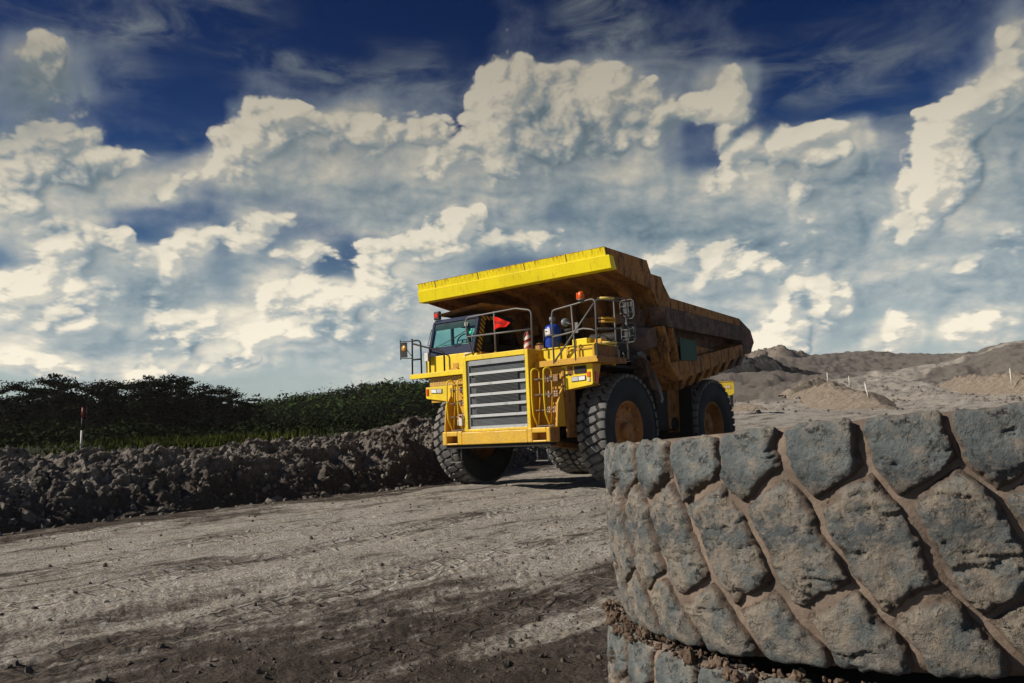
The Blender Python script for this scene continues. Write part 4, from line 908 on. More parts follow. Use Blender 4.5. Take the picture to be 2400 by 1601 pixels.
# --- grille housing
r_ = MB()   # frame round the radiator, image-right side wall, top
r_.box(-1.00, -0.875, -1.96, -1.25, 1.44, 3.33); r_.box(0.965, 1.06, -1.96, -1.25, 1.44, 3.33); r_.box(-0.875, 0.965, -1.96, -1.25, 3.205, 3.33); r_.box(-0.875, 0.965, -1.96, -1.25, 1.44, 1.505)
part(r_, 'grille_surround', YEL, bevel=0.012)
r_ = MB(); r_.box(1.062, 1.07, -1.93, -1.27, 1.5, 3.30); part(r_, 'surround_side', YELD)
r_ = MB(); r_.tube([(1.075, -1.60, 3.20)] + arcpts((1.14, -1.60, 3.20), (1.16, -1.52, 3.0), (1.15, -1.56, 2.93), 4) + [(1.075, -1.56, 2.86)], 0.018, 8); part(r_, 'grab_handle', YEL)
r_ = MB(); r_.box(-0.86, 0.95, -1.50, -1.46, 1.5, 3.2); part(r_, 'radiator_core', simple('radiator_core', (0.035, 0.034, 0.036), 0.8))
r_ = MB()
for k in range(64):
    x_ = -0.865 + k * 0.0287; r_.box(x_, x_ + 0.010, -1.893, -1.886, 1.51, 3.2)
for k in range(56):
    z_ = 1.52 + k * 0.030; r_.box(-0.87, 0.96, -1.900, -1.894, z_, z_ + 0.009)
part(r_, 'wire_screen', GRL)['kind'] = 'stuff'
r_ = MB(); r_.box(-0.872, -0.80, -1.925, -1.87, 1.507, 3.203); part(r_, 'grille_post', GRY, bevel=0.004)
barz = [3.13, 2.86, 2.60, 2.34, 2.08, 1.82, 1.535]
for k, z_ in enumerate(barz):
    hgt = 0.036 if k not in (0,) else 0.065
    r_ = MB(); r_.hexa([(-0.79, -1.955, z_ - hgt), (0.955, -1.955, z_ - hgt), (0.955, -1.90, z_ - hgt + 0.01), (-0.79, -1.90, z_ - hgt + 0.01), (-0.79, -1.935, z_ + hgt), (0.955, -1.935, z_ + hgt), (0.955, -1.90, z_ + hgt), (-0.79, -1.90, z_ + hgt)])
    part(r_, 'grille_bar', GRL, bevel=0.004)
for k in range(1, 5):
    for j in range(4):
        z_ = barz[k] + 0.052 + 0.0 + (j + 0.7) * 0.036 - 0.0
        if z_ > barz[k - 1] - 0.06: continue
    for j in range(5):
        z_ = barz[k] - 0.065 - j * 0.032
        r_ = MB(); r_.hexa([(-0.64, -1.945, z_ - 0.009), (0.72, -1.945, z_ - 0.009), (0.72, -1.905, z_ - 0.004), (-0.64, -1.905, z_ - 0.004), (-0.64, -1.930, z_ + 0.009), (0.72, -1.930, z_ + 0.009), (0.72, -1.905, z_ + 0.009), (-0.64, -1.905, z_ + 0.009)])
        part(r_, 'grille_louvre', LOUV)
# --- lower yellow skin under the cab, image-left
r_ = MB(); r_.box(-2.50, -1.003, -1.70, 0.2, 3.012, 3.46); r_.box(-1.003, -0.72, -1.70, -1.3, 3.335, 3.42); sk = part(r_, 'cab_base_panel', YEL, bevel=0.02)
r_ = MB(); r_.box(-1.52, -1.35, -1.712, -1.702, 3.05, 3.22); part(r_, 'access_flap', YELD, sk)
r_ = MB(); r_.prism([(-1.62, 3.03), (-1.50, 3.10), (-1.35, 3.10), (-1.28, 3.03)], 1, -1.79, -1.72); part(r_, 'tread_bracket', YELD, sk)
r_ = MB(); r_.tube([(-1.10, -1.72, 3.40), (-1.12, -1.72, 3.30), (-1.13, -1.72, 3.15)], 0.022, 6); r_.tube([(-1.10, -1.72, 3.42), (-0.80, -1.72, 3.44)], 0.018, 6); part(r_, 'white_pipe', WHT)

# --- headlight panels with the ladder recesses
def lamp_panel(sx, xs, Yp, zt, zb_out, zb_in, label):
    """xs: outer x, inner x"""
    xo, xi = xs
    t_ = MB(); pl_ = [(xo, zt), (xo, zb_out + 0.03), (xo - sx * 0.03, zb_out), (xi, zb_in), (xi, zt)]
    t_.prism(pl_, 1, Yp, Yp + 0.03); o_ = part(t_, 'lamp_panel', YEL, bevel=0.006)
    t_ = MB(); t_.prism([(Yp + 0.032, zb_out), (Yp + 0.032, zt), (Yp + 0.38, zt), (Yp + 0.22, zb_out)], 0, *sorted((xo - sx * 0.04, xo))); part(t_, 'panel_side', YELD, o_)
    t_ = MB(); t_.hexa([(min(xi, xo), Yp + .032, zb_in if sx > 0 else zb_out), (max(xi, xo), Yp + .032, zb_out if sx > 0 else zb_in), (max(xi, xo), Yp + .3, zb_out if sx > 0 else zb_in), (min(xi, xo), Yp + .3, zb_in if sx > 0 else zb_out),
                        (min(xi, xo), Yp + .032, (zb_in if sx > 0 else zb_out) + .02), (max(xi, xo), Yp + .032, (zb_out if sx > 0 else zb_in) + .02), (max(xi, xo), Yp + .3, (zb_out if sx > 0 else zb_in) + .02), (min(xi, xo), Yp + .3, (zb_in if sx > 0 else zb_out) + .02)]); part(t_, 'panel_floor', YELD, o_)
    return o_
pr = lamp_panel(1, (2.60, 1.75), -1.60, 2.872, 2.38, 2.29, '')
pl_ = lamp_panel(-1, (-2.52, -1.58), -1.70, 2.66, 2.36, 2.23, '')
def headlight(x0, x1, z0, z1, Y, tilt):
    root = MB(); d_ = tilt * (x1 - x0)
    def P(x, y, z): return (x, y, z + tilt * (x - x0))
    root.hexa([P(x0, Y, z0), P(x1, Y, z0), P(x1, Y + .06, z0), P(x0, Y + .06, z0), P(x0, Y, z1), P(x1, Y, z1), P(x1, Y + .06, z1), P(x0, Y + .06, z1)])
    o_ = part(root, 'headlight', MIR, bevel=0.004)
    xm = (x0 + x1) / 2
    for a, b in ((x0 + .015, xm - .008), (xm + .008, x1 - .015)):
        q_ = MB(); q_.hexa([P(a, Y - .012, z0 + .015), P(b, Y - .012, z0 + .015), P(b, Y - .002, z0 + .015), P(a, Y - .002, z0 + .015), P(a, Y - .012, z1 - .015), P(b, Y - .012, z1 - .015), P(b, Y - .002, z1 - .015), P(a, Y - .002, z1 - .015)])
        part(q_, 'lamp_lens', HL1 if (a < xm) == (x0 > 0) else HL2, o_, bevel=0.003)
HL1 = simple('ribbed_lamp_glass', (0.55, 0.57, 0.56), 0.25); HL2 = simple('clear_lamp_glass', (0.9, 0.9, 0.86), 0.08)
headlight(2.03, 2.42, 2.47, 2.59, -1.612, 0.04); headlight(-2.32, -1.93, 2.49, 2.61, -1.712, -0.18 * 0.3)
r_ = MB(); r_.box(2.46, 2.54, -1.62, -1.602, 2.56, 2.68); part(r_, 'turn_signal', ORG, bevel=0.004)
r_ = MB(); r_.box(2.47, 2.53, -1.62, -1.602, 2.46, 2.545); part(r_, 'side_marker', WHT, bevel=0.004)
r_ = MB(); r_.box(2.606, 2.622, -1.50, -1.38, 2.44, 2.68); part(r_, 'side_turn_signal', REDL, bevel=0.004)
r_ = MB(); r_.box(-2.49, -2.42, -1.72, -1.702, 2.44, 2.62); part(r_, 'turn_signal', REDL, bevel=0.004)
r_ = MB(); r_.box(2.12, 2.44, -1.622, -1.602, 2.66, 2.83); part(r_, 'number_board', BLKP, bevel=0.003)
r_ = MB(); r_.box(1.92, 2.08, -1.606, -1.602, 2.64, 2.85); part(r_, 'panel_opening', BRN)
r_ = MB(); r_.box(1.84, 1.92, -1.62, -1.602, 2.635, 2.67); r_.box(1.95, 2.02, -1.62, -1.602, 2.635, 2.67); part(r_, 'panel_latch', BLKP)
# perforated plates under the image-left deck
def perforated(x0, x1, Y, z0, z1, nx, nz, mat, seed=0):
    q_ = MB(); q_.box(x0, x1, Y, Y + 0.02, z0, z1); o_ = part(q_, 'perforated_plate', mat)
    q_ = MB()
    for i in range(nx):
        for j in range(nz):
            cx_, cz_ = x0 + (i + 0.5 + 0.25 * (j % 2)) * (x1 - x0) / nx, z0 + (j + 0.5) * (z1 - z0) / nz
            q_.lathe([(0.0, -0.006), (0.014, -0.006), (0.014, 0.0)], (cx_, Y - 0.001, cz_), 'y', 7)
    part(q_, 'grip_studs', WHT, o_)['kind'] = 'stuff'
    return o_
perforated(-2.38, -1.02, -1.69, 2.665, 2.90, 15, 4, YELD)
r_ = MB(); r_.box(-2.38, -1.02, -1.64, -1.62, 2.25, 2.92); part(r_, 'panel_back', YELD)
# ladders
def ladder(x0, x1, ztop, zbot, Y, bow, hazx, sx):
    o_ = empty('ladder'); o_.parent = TR; o_.location = (0, 0, 0)
    for x_ in (x0, x1):
        q_ = MB(); pts = [(x_, Y + 0.14, zbot), (x_ - 0.05 * sx * 0, Y - 0.02, zbot + 0.3), (x_, Y - bow, (ztop + zbot) / 2), (x_, Y - bow * 0.6, ztop - 0.18)] + arcpts((x_, Y - bow * .5, ztop - 0.08), (x_, Y - bow * .4, ztop), (x_ + 0.08, Y + 0.06, ztop), 4) + [(x_ + 0.09, Y + 0.16, ztop - 0.06)]
        q_.tube(pts, 0.020, 8); part(q_, 'hand_rail', YEL, o_)
        q_ = MB(); q_.tube([(x_ + 0.09, Y + 0.16, ztop - 0.06), (x_ + 0.08, Y + 0.17, (ztop + zbot) / 2), (x_ + 0.02, Y + 0.15, zbot)], 0.016, 8); part(q_, 'stile', YELD, o_)
    nr = 4
    for k in range(nr):
        z_ = zbot + 0.02 + k * (ztop - zbot - 0.28) / (nr - 1)
        q_ = MB(); q_.box(x0 - 0.02, x1 + 0.14, Y + 0.10, Y + 0.13, z_, z_ + 0.022); part(q_, 'rung', GRY, o_)
        if k: 
            q_ = MB(); q_.box(x0 + 0.16, x1 + 0.22, Y + 0.28, Y + 0.30, z_ - 0.06, z_ + 0.10); part(q_, 'step_plate', BRN, o_)
            q_ = MB()
            for i in range(6):
                for j in range(3): q_.lathe([(0.0, -0.006), (0.013, -0.006), (0.013, 0.0)], (x0 + 0.2 + i * (x1 - x0 + 0.0) / 6, Y + 0.279, z_ - 0.03 + j * 0.045), 'y', 6)
            part(q_, 'grip_studs', WHT, o_)['kind'] = 'stuff'
    return o_
ladder(1.17, 1.52, 2.84, 1.47, -1.97, 0.05, 0, 1)
ladder(-1.50, -1.14, 2.76, 1.47, -1.97, 0.05, 0, -1)
# recess behind the ladders
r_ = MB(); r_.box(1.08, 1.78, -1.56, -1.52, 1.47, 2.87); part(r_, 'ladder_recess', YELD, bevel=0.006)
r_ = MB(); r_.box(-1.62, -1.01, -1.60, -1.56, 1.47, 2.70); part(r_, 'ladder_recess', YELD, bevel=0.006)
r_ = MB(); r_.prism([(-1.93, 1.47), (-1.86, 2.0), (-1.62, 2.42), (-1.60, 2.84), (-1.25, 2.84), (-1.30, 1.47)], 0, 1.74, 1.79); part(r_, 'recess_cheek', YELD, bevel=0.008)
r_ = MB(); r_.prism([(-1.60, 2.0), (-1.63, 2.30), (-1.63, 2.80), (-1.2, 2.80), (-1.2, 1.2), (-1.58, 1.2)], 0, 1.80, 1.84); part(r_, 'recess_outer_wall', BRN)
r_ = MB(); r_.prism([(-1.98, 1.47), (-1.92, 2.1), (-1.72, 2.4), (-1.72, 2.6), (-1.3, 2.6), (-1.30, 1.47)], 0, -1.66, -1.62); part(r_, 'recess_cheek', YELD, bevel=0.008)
r_ = MB(); r_.box(-1.12, -1.02, -2.02, -1.97, 1.60, 1.88); part(r_, 'switch_box', WHT, bevel=0.01)
r_ = MB(); r_.box(-1.36, -1.18, -1.80, -1.77, 1.62, 1.84); part(r_, 'notice_plate', WHT, bevel=0.004)
r_ = MB(); r_.lathe([(0, -.03), (.03, -.03), (.03, 0)], (-1.07, -2.02, 1.84), 'y', 10); part(r_, 'stop_button', REDL)
# --- bumper with two slots
r_ = MB(); zb0, zb1 = 1.13, 1.465
def slotted(x0, x1, s0, s1):
    r_.box(x0, s0, -2.12, -1.72, zb0, zb1); r_.box(s1, x1, -2.12, -1.72, zb0, zb1); r_.box(s0, s1, -2.12, -1.72, 1.345, zb1); r_.box(s0, s1, -2.12, -1.72, zb0, 1.175)
slotted(-1.60, -0.95, -1.46, -1.10); r_.box(-0.95, 1.06, -2.12, -1.72, zb0, zb1 - 0.03); slotted(1.06, 1.70, 1.20, 1.60)
bmp = part(r_, 'front_bumper', paint('scuffed_bumper_paint', (0.84, 0.50, 0.02), (0.5, 0.28, 0.06), dirt_amt=0.3, rust_amt=0.06, streak=0.3, splash=0.32), bevel=0.02)
for a, b in ((-1.46, -1.10), (1.20, 1.60)):
    r_ = MB(); r_.box(a - .02, b + .02, -1.90, -1.88, 1.16, 1.36); part(r_, 'tow_slot', BRN, bmp)
r_ = MB(); r_.box(1.703, 1.712, -2.10, -1.74, zb0 + .01, zb1 - .01); part(r_, 'bumper_end_shade_skin', BRN, bmp)  # bumper end facing away from the sun, its shade painted brown
r_ = MB(); r_.box(-1.55, 1.65, -2.04, -1.80, 1.04, 1.127); part(r_, 'bumper_underbeam', BLKP)
for (xa, xb) in ((1.17, 1.48), (-1.50, -1.18)):
    o_ = empty('boarding_step'); o_.parent = TR
    for x_ in (xa, xb):
        q_ = MB(); q_.tube([(x_, -1.9, 1.12), (x_ + 0.0, -1.9, 0.72)], 0.014, 6); part(q_, 'cable', GRY, o_)
    q_ = MB(); q_.box(xa - .02, xb + .02, -1.95, -1.83, 0.69, 0.715); part(q_, 'tread', GRY, o_)

# --- cab
cx0, cx1 = -2.47, -0.86
cab = MB()
yf0, yf1, yr = -1.66, -1.40, 0.10     # front face y at the sill and at the roof
zs, zg, zr, zR = 3.462, 3.70, 4.36, 4.47
def yfz(z): return yf0 + (yf1 - yf0) * (z - zs) / (zr - zs)
cab.hexa([(cx0, yfz(zs), zs), (cx1, yfz(zs), zs), (cx1, yr, zs), (cx0, yr, zs), (cx0, yfz(zg), zg), (cx1, yfz(zg), zg), (cx1, yr, zg), (cx0, yr, zg)])
cabo = part(cab, 'cab_shell', NAVY, bevel=0.02)
def pillar(x0, x1, y0b, y1b, y0t, y1t, z0=zg, z1=zr, mat=NAVY, name='cab_pillar'):
    q_ = MB(); q_.hexa([(x0, y0b, z0), (x1, y0b, z0), (x1, y1b, z0), (x0, y1b, z0), (x0, y0t, z1), (x1, y0t, z1), (x1, y1t, z1), (x0, y1t, z1)]); return part(q_, name, mat, cabo, bevel=0.006)
a, t_ = yfz(zg), yfz(zr)
pillar(cx0, cx0 + 0.08, a, a + 0.10, t_, t_ + 0.10, name='windscreen_pillar'); pillar(cx1 - 0.08, cx1, a, a + 0.10, t_, t_ + 0.10, name='windscreen_pillar')
pillar(cx0, cx0 + 0.07, yr - 0.1, yr, yr - 0.1, yr, mat=BLKP, name='rear_pillar'); pillar(cx1 - 0.07, cx1, yr - 0.12, yr, yr - 0.22, yr - 0.1, mat=BLKP, name='rear_pillar')
pillar(cx1 - 0.06, cx1, -0.66, -0.59, -0.66, -0.59, mat=BLKP, name='door_post')
pillar(cx0, cx0 + 0.06, -0.7, -0.62, -0.7, -0.62, mat=BLKP, name='door_post')
q_ = MB(); q_.hexa([(cx0, t_ - 0.02, zr), (cx1, t_ - 0.02, zr), (cx1, yr, zr), (cx0, yr, zr), (cx0 + .03, t_ + 0.06, zR), (cx1 - .03, t_ + 0.06, zR), (cx1 - .03, yr - .04, zR), (cx0 + .03, yr - .04, zR)]); part(q_, 'cab_roof', NAVY, cabo, bevel=0.02)
q_ = MB(); q_.hexa([(cx0 + .1, a + .02 + (t_ - a) * .72, 4.17), (cx1 - .1, a + .02 + (t_ - a) * .72, 4.17), (cx1 - .1, a + .05 + (t_ - a) * .72, 4.17), (cx0 + .1, a + .05 + (t_ - a) * .72, 4.17), (cx0 + .1, t_ + .015, zr), (cx1 - .1, t_ + .015, zr), (cx1 - .1, t_ + .045, zr), (cx0 + .1, t_ + .045, zr)]); part(q_, 'windscreen_head', BLKP, cabo)
def pane(name, pts, mat=GLASS):
    q_ = MB(); q_.add(pts, [(0, 1, 2, 3)]); o_ = part(q_, name, mat, cabo); m_ = o_.modifiers.new('thickness', 'SOLIDIFY'); m_.thickness = 0.006; return o_
e_ = 0.012
pane('windscreen', [(cx0 + .08, a + e_, zg), (cx1 - .08, a + e_, zg), (cx1 - .08, t_ + e_, zr), (cx0 + .08, t_ + e_, zr)])
pane('side_window', [(cx1 - .03, a + .1, zg), (cx1 - .03, -0.66, zg), (cx1 - .03, -0.66, zr), (cx1 - .03, t_ + .1, zr)], GLASSD)
pane('door_window', [(cx1 - .03, -0.59, zg), (cx1 - .03, yr - .12, zg), (cx1 - .03, yr - .22, zr), (cx1 - .03, -0.59, zr)], GLASSD)
pane('side_window', [(cx0 + .03, a + .1, zg), (cx0 + .03, -0.7, zg), (cx0 + .03, -0.7, zr), (cx0 + .03, t_ + .1, zr)])
pane('side_window', [(cx0 + .03, -0.62, zg), (cx0 + .03, yr - .1, zg), (cx0 + .03, yr - .1, zr), (cx0 + .03, -0.62, zr)])
pane('rear_window', [(cx0 + .07, yr - .04, zg), (cx1 - .07, yr - .04, zg), (cx1 - .07, yr - .12, zr), (cx0 + .07, yr - .04, zr)])
q_ = MB(); q_.hexa([(cx1 + .002, -1.48, 3.48), (cx1 + .01, -1.48, 3.48), (cx1 + .01, yr - .02, 3.48), (cx1 + .002, yr - .02, 3.48), (cx1 + .002, -1.42, 3.70), (cx1 + .01, -1.42, 3.70), (cx1 + .01, yr - .02, 3.70), (cx1 + .002, yr - .02, 3.70)]); part(q_, 'cab_door_panel', BLKP, cabo)
q_ = MB(); q_.prism([(yfz(3.46) + .10, 3.46), (yfz(3.46) + .26, 3.46), (t_ + .26, 4.32), (0.0 - .62, 4.34), (-.62, 4.42), (t_ + .10, 4.42)], 0, cx1 + .012, cx1 + .022); part(q_, 'hazard_stripe', STRIPE, cabo, label='black and yellow striped pillar band')
q_ = MB(); q_.box(cx1 - .04, cx1 + .13, -1.52, -0.9, 3.345, 3.46); part(q_, 'cab_step', YELS, cabo)
# visor plate over the cab
q_ = MB(); q_.hexa([(-2.25, -1.35, 4.56), (-0.75, -1.35, 4.66), (-0.35, 0.1, 4.60), (-2.3, 0.1, 4.55), (-2.40, -1.42, 4.60), (-0.72, -1.42, 4.72), (-0.30, 0.1, 4.68), (-2.4, 0.1, 4.60)]); part(q_, 'cab_guard_plate', BRN, bevel=0.01)
for x_ in (-2.1, -1.1):
    q_ = MB(); q_.box(x_, x_ + .08, -0.6, -0.5, 4.46, 4.58); part(q_, 'guard_strut', BLKP)
# interior
q_ = MB(); q_.hexa([(cx0 + .1, -1.5, 3.62), (cx1 - .1, -1.5, 3.62), (cx1 - .1, -1.12, 3.62), (cx0 + .1, -1.12, 3.62), (cx0 + .12, -1.46, 3.70), (cx1 - .12, -1.46, 3.70), (cx1 - .12, -1.15, 3.80), (cx0 + .12, -1.15, 3.80)]); part(q_, 'dashboard', MIR, cabo, bevel=0.02)
q_ = MB(); q_.box(cx0 + .16, cx0 + .75, -1.50, -1.30, 3.715, 3.725); q_.box(cx1 - .55, cx1 - .14, -1.5, -1.36, 3.715, 3.725); part(q_, 'papers_on_dash', PAPER, cabo)
q_ = MB(); rn = 20; c_ = Vector((-1.75, -1.02, 3.90)); ax1 = Vector((1, 0, 0)); ax2 = Vector((0, 0.5, 0.86))
q_.tube([c_ + (ax1 * math.cos(i * 2 * math.pi / rn) + ax2 * math.sin(i * 2 * math.pi / rn)) * 0.19 for i in range(rn + 1)], 0.016, 6, cap=False); q_.tube([c_ - ax1 * .19, c_ + ax1 * .19], 0.012, 6); q_.tube([c_, c_ + Vector((0, -.12, -.2))], 0.02, 6); part(q_, 'steering_wheel', MIR, cabo)
for sxx in (-1.95, -1.25):
    q_ = MB(); q_.box(sxx - .22, sxx + .22, -0.65, -0.2, 3.60, 3.78); q_.hexa([(sxx - .2, -.28, 3.78), (sxx + .2, -.28, 3.78), (sxx + .2, -.16, 3.78), (sxx - .2, -.16, 3.78), (sxx - .17, -.18, 4.2), (sxx + .17, -.18, 4.2), (sxx + .17, -.08, 4.2), (sxx - .17, -.08, 4.2)]); part(q_, 'cab_seat', SEATM, cabo, bevel=0.04)
q_ = MB(); q_.box(cx1 - .42, cx1 - .33, -1.475, -1.47, 4.18, 4.28); part(q_, 'white_sticker', PAPER, cabo)
q_ = MB(); zz = 3.98; yy_ = yfz(zz) - 0.002; q_.lathe([(0, 0), (0.055, 0.0), (0.055, -0.004), (0, -0.004)], (cx1 - .20, yy_ + .006, zz), 'y', 12); q_.lathe([(0, 0), (0.035, 0.0), (0.035, -0.004), (0, -0.004)], (cx1 - .18, yfz(4.06) + .004, 4.06), 'y', 10); part(q_, 'green_sticker', STICK, cabo)
# wipers
for (xa, za, xb, zb_) in ((-2.30, 3.66, -1.28, 4.02), (-1.55, 3.66, -0.98, 3.86)):
    q_ = MB(); q_.tube([(xa, yfz(za) - .03, za), ((xa + xb) / 2, yfz((za + zb_) / 2) - .05, (za + zb_) / 2 - .03), (xb, yfz(zb_) - .02, zb_)], 0.009, 6); q_.tube([(xb - .38, yfz(zb_ - .15) - .012, zb_ - .16), (xb + .1, yfz(zb_ + .04) - .012, zb_ + .05)], 0.008, 6); part(q_, 'wiper', MIR, cabo)
q_ = MB(); q_.tube([(cx0 - .02, -1.50, 3.78), (cx0 - .10, -1.52, 3.80), (cx0 - .06, -1.40, 4.22), (cx0, -1.38, 4.22)], 0.013, 6); part(q_, 'grab_bar', MIR, cabo)
# beacon on the cab roof corner (red lens, square)
q_ = MB(); q_.box(-2.42, -2.22, -1.42, -1.32, 4.47, 4.70); bl = part(q_, 'marker_lamp', MIR, bevel=0.02)
q_ = MB(); q_.box(-2.38, -2.26, -1.435, -1.42, 4.53, 4.64); part(q_, 'red_lens', REDL, bl)

# --- railings
def rail(name, paths, r=0.021, mat=GRY, label=None):
    o_ = empty(name); o_.parent = TR
    if label: o_['label'] = label
    for nm, p in paths:
        q_ = MB(); q_.tube(p, r, 8); part(q_, nm, mat, o_)
    return o_
rail('front_railing', [('top_rail', [(-0.66, -1.9, 3.33), (-0.86, -1.9, 3.84)] + arcpts((-0.87, -1.9, 4.20), (-0.86, -1.9, 4.30), (-0.76, -1.9, 4.31), 4) + [(0.72, -1.9, 4.34)] + arcpts((1.08, -1.9, 4.26), (1.17, -1.9, 4.24), (1.18, -1.9, 4.14), 4) + [(1.16, -1.9, 3.33)]),
    ('mid_rail', [(-0.86, -1.9, 3.82), (1.17, -1.9, 3.79)]), ('rail_post', [(0.05, -1.9, 3.33), (0.05, -1.9, 4.36)])])
q_ = MB(); q_.lathe([(0, 0.03), (.04, 0.02), (.05, 0.0), (0, 0)], (0.05, -1.9, 3.335), 'z', 12); part(q_, 'post_foot', YELD)
rail('deck_railing', [('top_rail', [(1.66, -1.75, 2.93), (1.66, -1.75, 4.06)] + arcpts((1.67, -1.75, 4.10), (1.68, -1.75, 4.19), (1.78, -1.75, 4.19), 4) + [(2.30, -1.75, 4.245), (2.72, -1.75, 4.30)] + arcpts((2.78, -1.75, 4.30), (2.87, -1.75, 4.28), (2.87, -1.75, 4.18), 4) + [(2.845, -1.75, 2.95)]),
    ('mid_rail', [(1.67, -1.75, 3.56), (2.1, -1.75, 3.60), (2.5, -1.75, 3.66), (2.72, -1.75, 3.62), (2.85, -1.75, 3.57)]), ('rail_post', [(2.27, -1.75, 2.95), (2.22, -1.75, 4.22)]), ('diagonal_brace', [(1.68, -1.76, 2.97), (2.84, -1.76, 4.20)])])
rail('side_railing', [('top_rail', [(2.87, -1.75, 4.25), (2.84, -1.4, 4.33), (2.78, -0.2, 4.40)]), ('rail_post', [(2.80, -0.80, 3.0), (2.80, -0.80, 4.35)]), ('rail_post', [(2.78, -0.22, 3.0), (2.78, -0.22, 4.40)]), ('mid_rail', [(2.85, -1.7, 3.62), (2.78, -0.2, 3.75)])])
rail('left_deck_railing', [('rail_post', [(-2.90, -1.8, 2.96), (-2.87, -1.8, 3.99)]), ('top_rail', [(-2.87, -1.8, 3.93)] + arcpts((-2.72, -1.8, 3.935), (-2.58, -1.8, 3.93), (-2.56, -1.8, 3.82), 4) + [(-2.56, -1.8, 2.98)]), ('mid_rail', [(-2.88, -1.8, 3.43), (-2.56, -1.8, 3.42)]),
    ('hand_rail', [(-2.86, -1.8, 3.86), (-2.25, -1.8, 3.68)] + arcpts((-1.86, -1.8, 3.57), (-1.74, -1.8, 3.53), (-1.74, -1.8, 3.44), 4) + [(-1.74, -1.8, 2.96)]), ('rail_post', [(-2.25, -1.8, 2.98), (-2.25, -1.8, 3.68)])], 0.023, mat=BLKP)
q_ = MB(); q_.box(-2.42, -2.29, -1.83, -1.76, 3.34, 3.56); part(q_, 'junction_box', WHT, bevel=0.01)
# mirrors
mo = empty('door_mirror'); mo.parent = TR
q_ = MB(); q_.tube([(-2.87, -1.8, 3.93), (-3.30, -1.82, 3.96)], 0.012, 6); q_.tube([(-2.88, -1.8, 3.47), (-3.30, -1.82, 3.50)], 0.012, 6); q_.tube([(-3.30, -1.82, 3.46), (-3.30, -1.82, 4.0)], 0.014, 6); q_.tube([(-2.88, -1.8, 3.5), (-3.05, -1.86, 3.74)], 0.009, 6); part(q_, 'mirror_arm', BLKP, mo)
q_ = MB(); q_.hexa([(-3.27, -1.84, 3.52), (-3.13, -1.74, 3.52), (-3.15, -1.71, 3.52), (-3.29, -1.81, 3.52), (-3.27, -1.84, 3.93), (-3.13, -1.74, 3.93), (-3.15, -1.71, 3.93), (-3.29, -1.81, 3.93)]); part(q_, 'mirror_head', GRY, mo, bevel=0.01)
q_ = MB(); q_.lathe([(0, -.02), (.075, -.015), (.085, 0.0), (.075, .01), (0, .012)], (-3.09, -1.90, 3.75), 'y', 18); part(q_, 'round_mirror', simple('amber_mirror', (0.62, 0.30, 0.05), 0.25), mo)
def big_mirror(z0, z1):
    o_ = empty('caged_mirror'); o_.parent = TR
    xa, xb, Y = 3.13, 3.49, -1.10
    q_ = MB(); q_.box(xa + .03, xb - .03, Y + .04, Y + .09, z0 + .03, z1 - .03); part(q_, 'mirror_head', MIR, o_, bevel=0.03)
    q_ = MB(); c = 0.06
    loop = [(xa + c, Y, z0), (xb - c, Y, z0), (xb, Y, z0 + c), (xb, Y, z1 - c), (xb - c, Y, z1), (xa + c, Y, z1), (xa, Y, z1 - c), (xa, Y, z0 + c), (xa + c, Y, z0)]
    q_.tube(loop, 0.010, 6, cap=False); q_.tube([(xa + .18, Y, z0 - .03), (xa + .18, Y, z1 + .03)], 0.010, 6)
    for f in (.33, .68): q_.tube([(xa, Y, z0 + (z1 - z0) * f), (xb, Y, z0 + (z1 - z0) * f)], 0.007, 6)
    part(q_, 'mirror_cage', GRY, o_)
    return o_
big_mirror(3.84, 4.28); big_mirror(3.30, 3.74)
o_ = empty('mirror_bracket'); o_.parent = TR
for z_, zz in ((4.33, 4.32), (3.87, 3.83), (3.79, 3.79), (3.31, 3.29)):
    q_ = MB(); q_.tube([(2.85, -1.62, z_), (3.31, -1.10, zz)], 0.012, 6); part(q_, 'bracket_arm', GRY, o_)
    q_ = MB(); d0_ = Vector((2.88, -1.59, z_)); d1_ = Vector((3.31, -1.10, zz)); q_.tube([d0_.lerp(d1_, .03), d0_.lerp(d1_, .55)], 0.030, 8); part(q_, 'foam_sleeve', paint('cream_sleeve', (0.80, 0.60, 0.16), (0.4, 0.26, 0.08), dirt_amt=.2, rust_amt=0) if z_ in (4.33, 3.31) else YELD, o_)
q_ = MB(); q_.lathe([(0, 0), (.095, 0), (.10, .01), (0, .02)], (2.02, -1.74, 3.86), 'y', 18)
for v_ in range(len(q_.v)):
    x_, y_, z_ = q_.v[v_]; q_.v[v_] = (2.02 + (x_ - 2.02) * 0.72, y_ + (x_ - 2.02) * 0.7, z_)
part(q_, 'spot_mirror', GRL); q_ = MB(); q_.tube([(2.04, -1.74, 3.86), (2.24, -1.75, 3.78)], 0.01, 6); q_.box(2.30, 2.38, -1.77, -1.73, 3.58, 3.82); part(q_, 'mirror_stem', GRY)
# beacon
q_ = MB(); q_.lathe([(0.0, 0), (.085, 0), (.085, .03), (0, .03)], (2.50, -1.75, 4.31), 'z', 14); bc = part(q_, 'beacon_base', GRY)
q_ = MB(); q_.lathe([(.07, 0.03), (.082, .04), (.075, .17), (.05, .20), (0, .20)], (2.50, -1.75, 4.31), 'z', 16); q_.box(2.39, 2.41, -1.78, -1.72, 4.34, 4.50); part(q_, 'beacon_lens', ORG, bc)

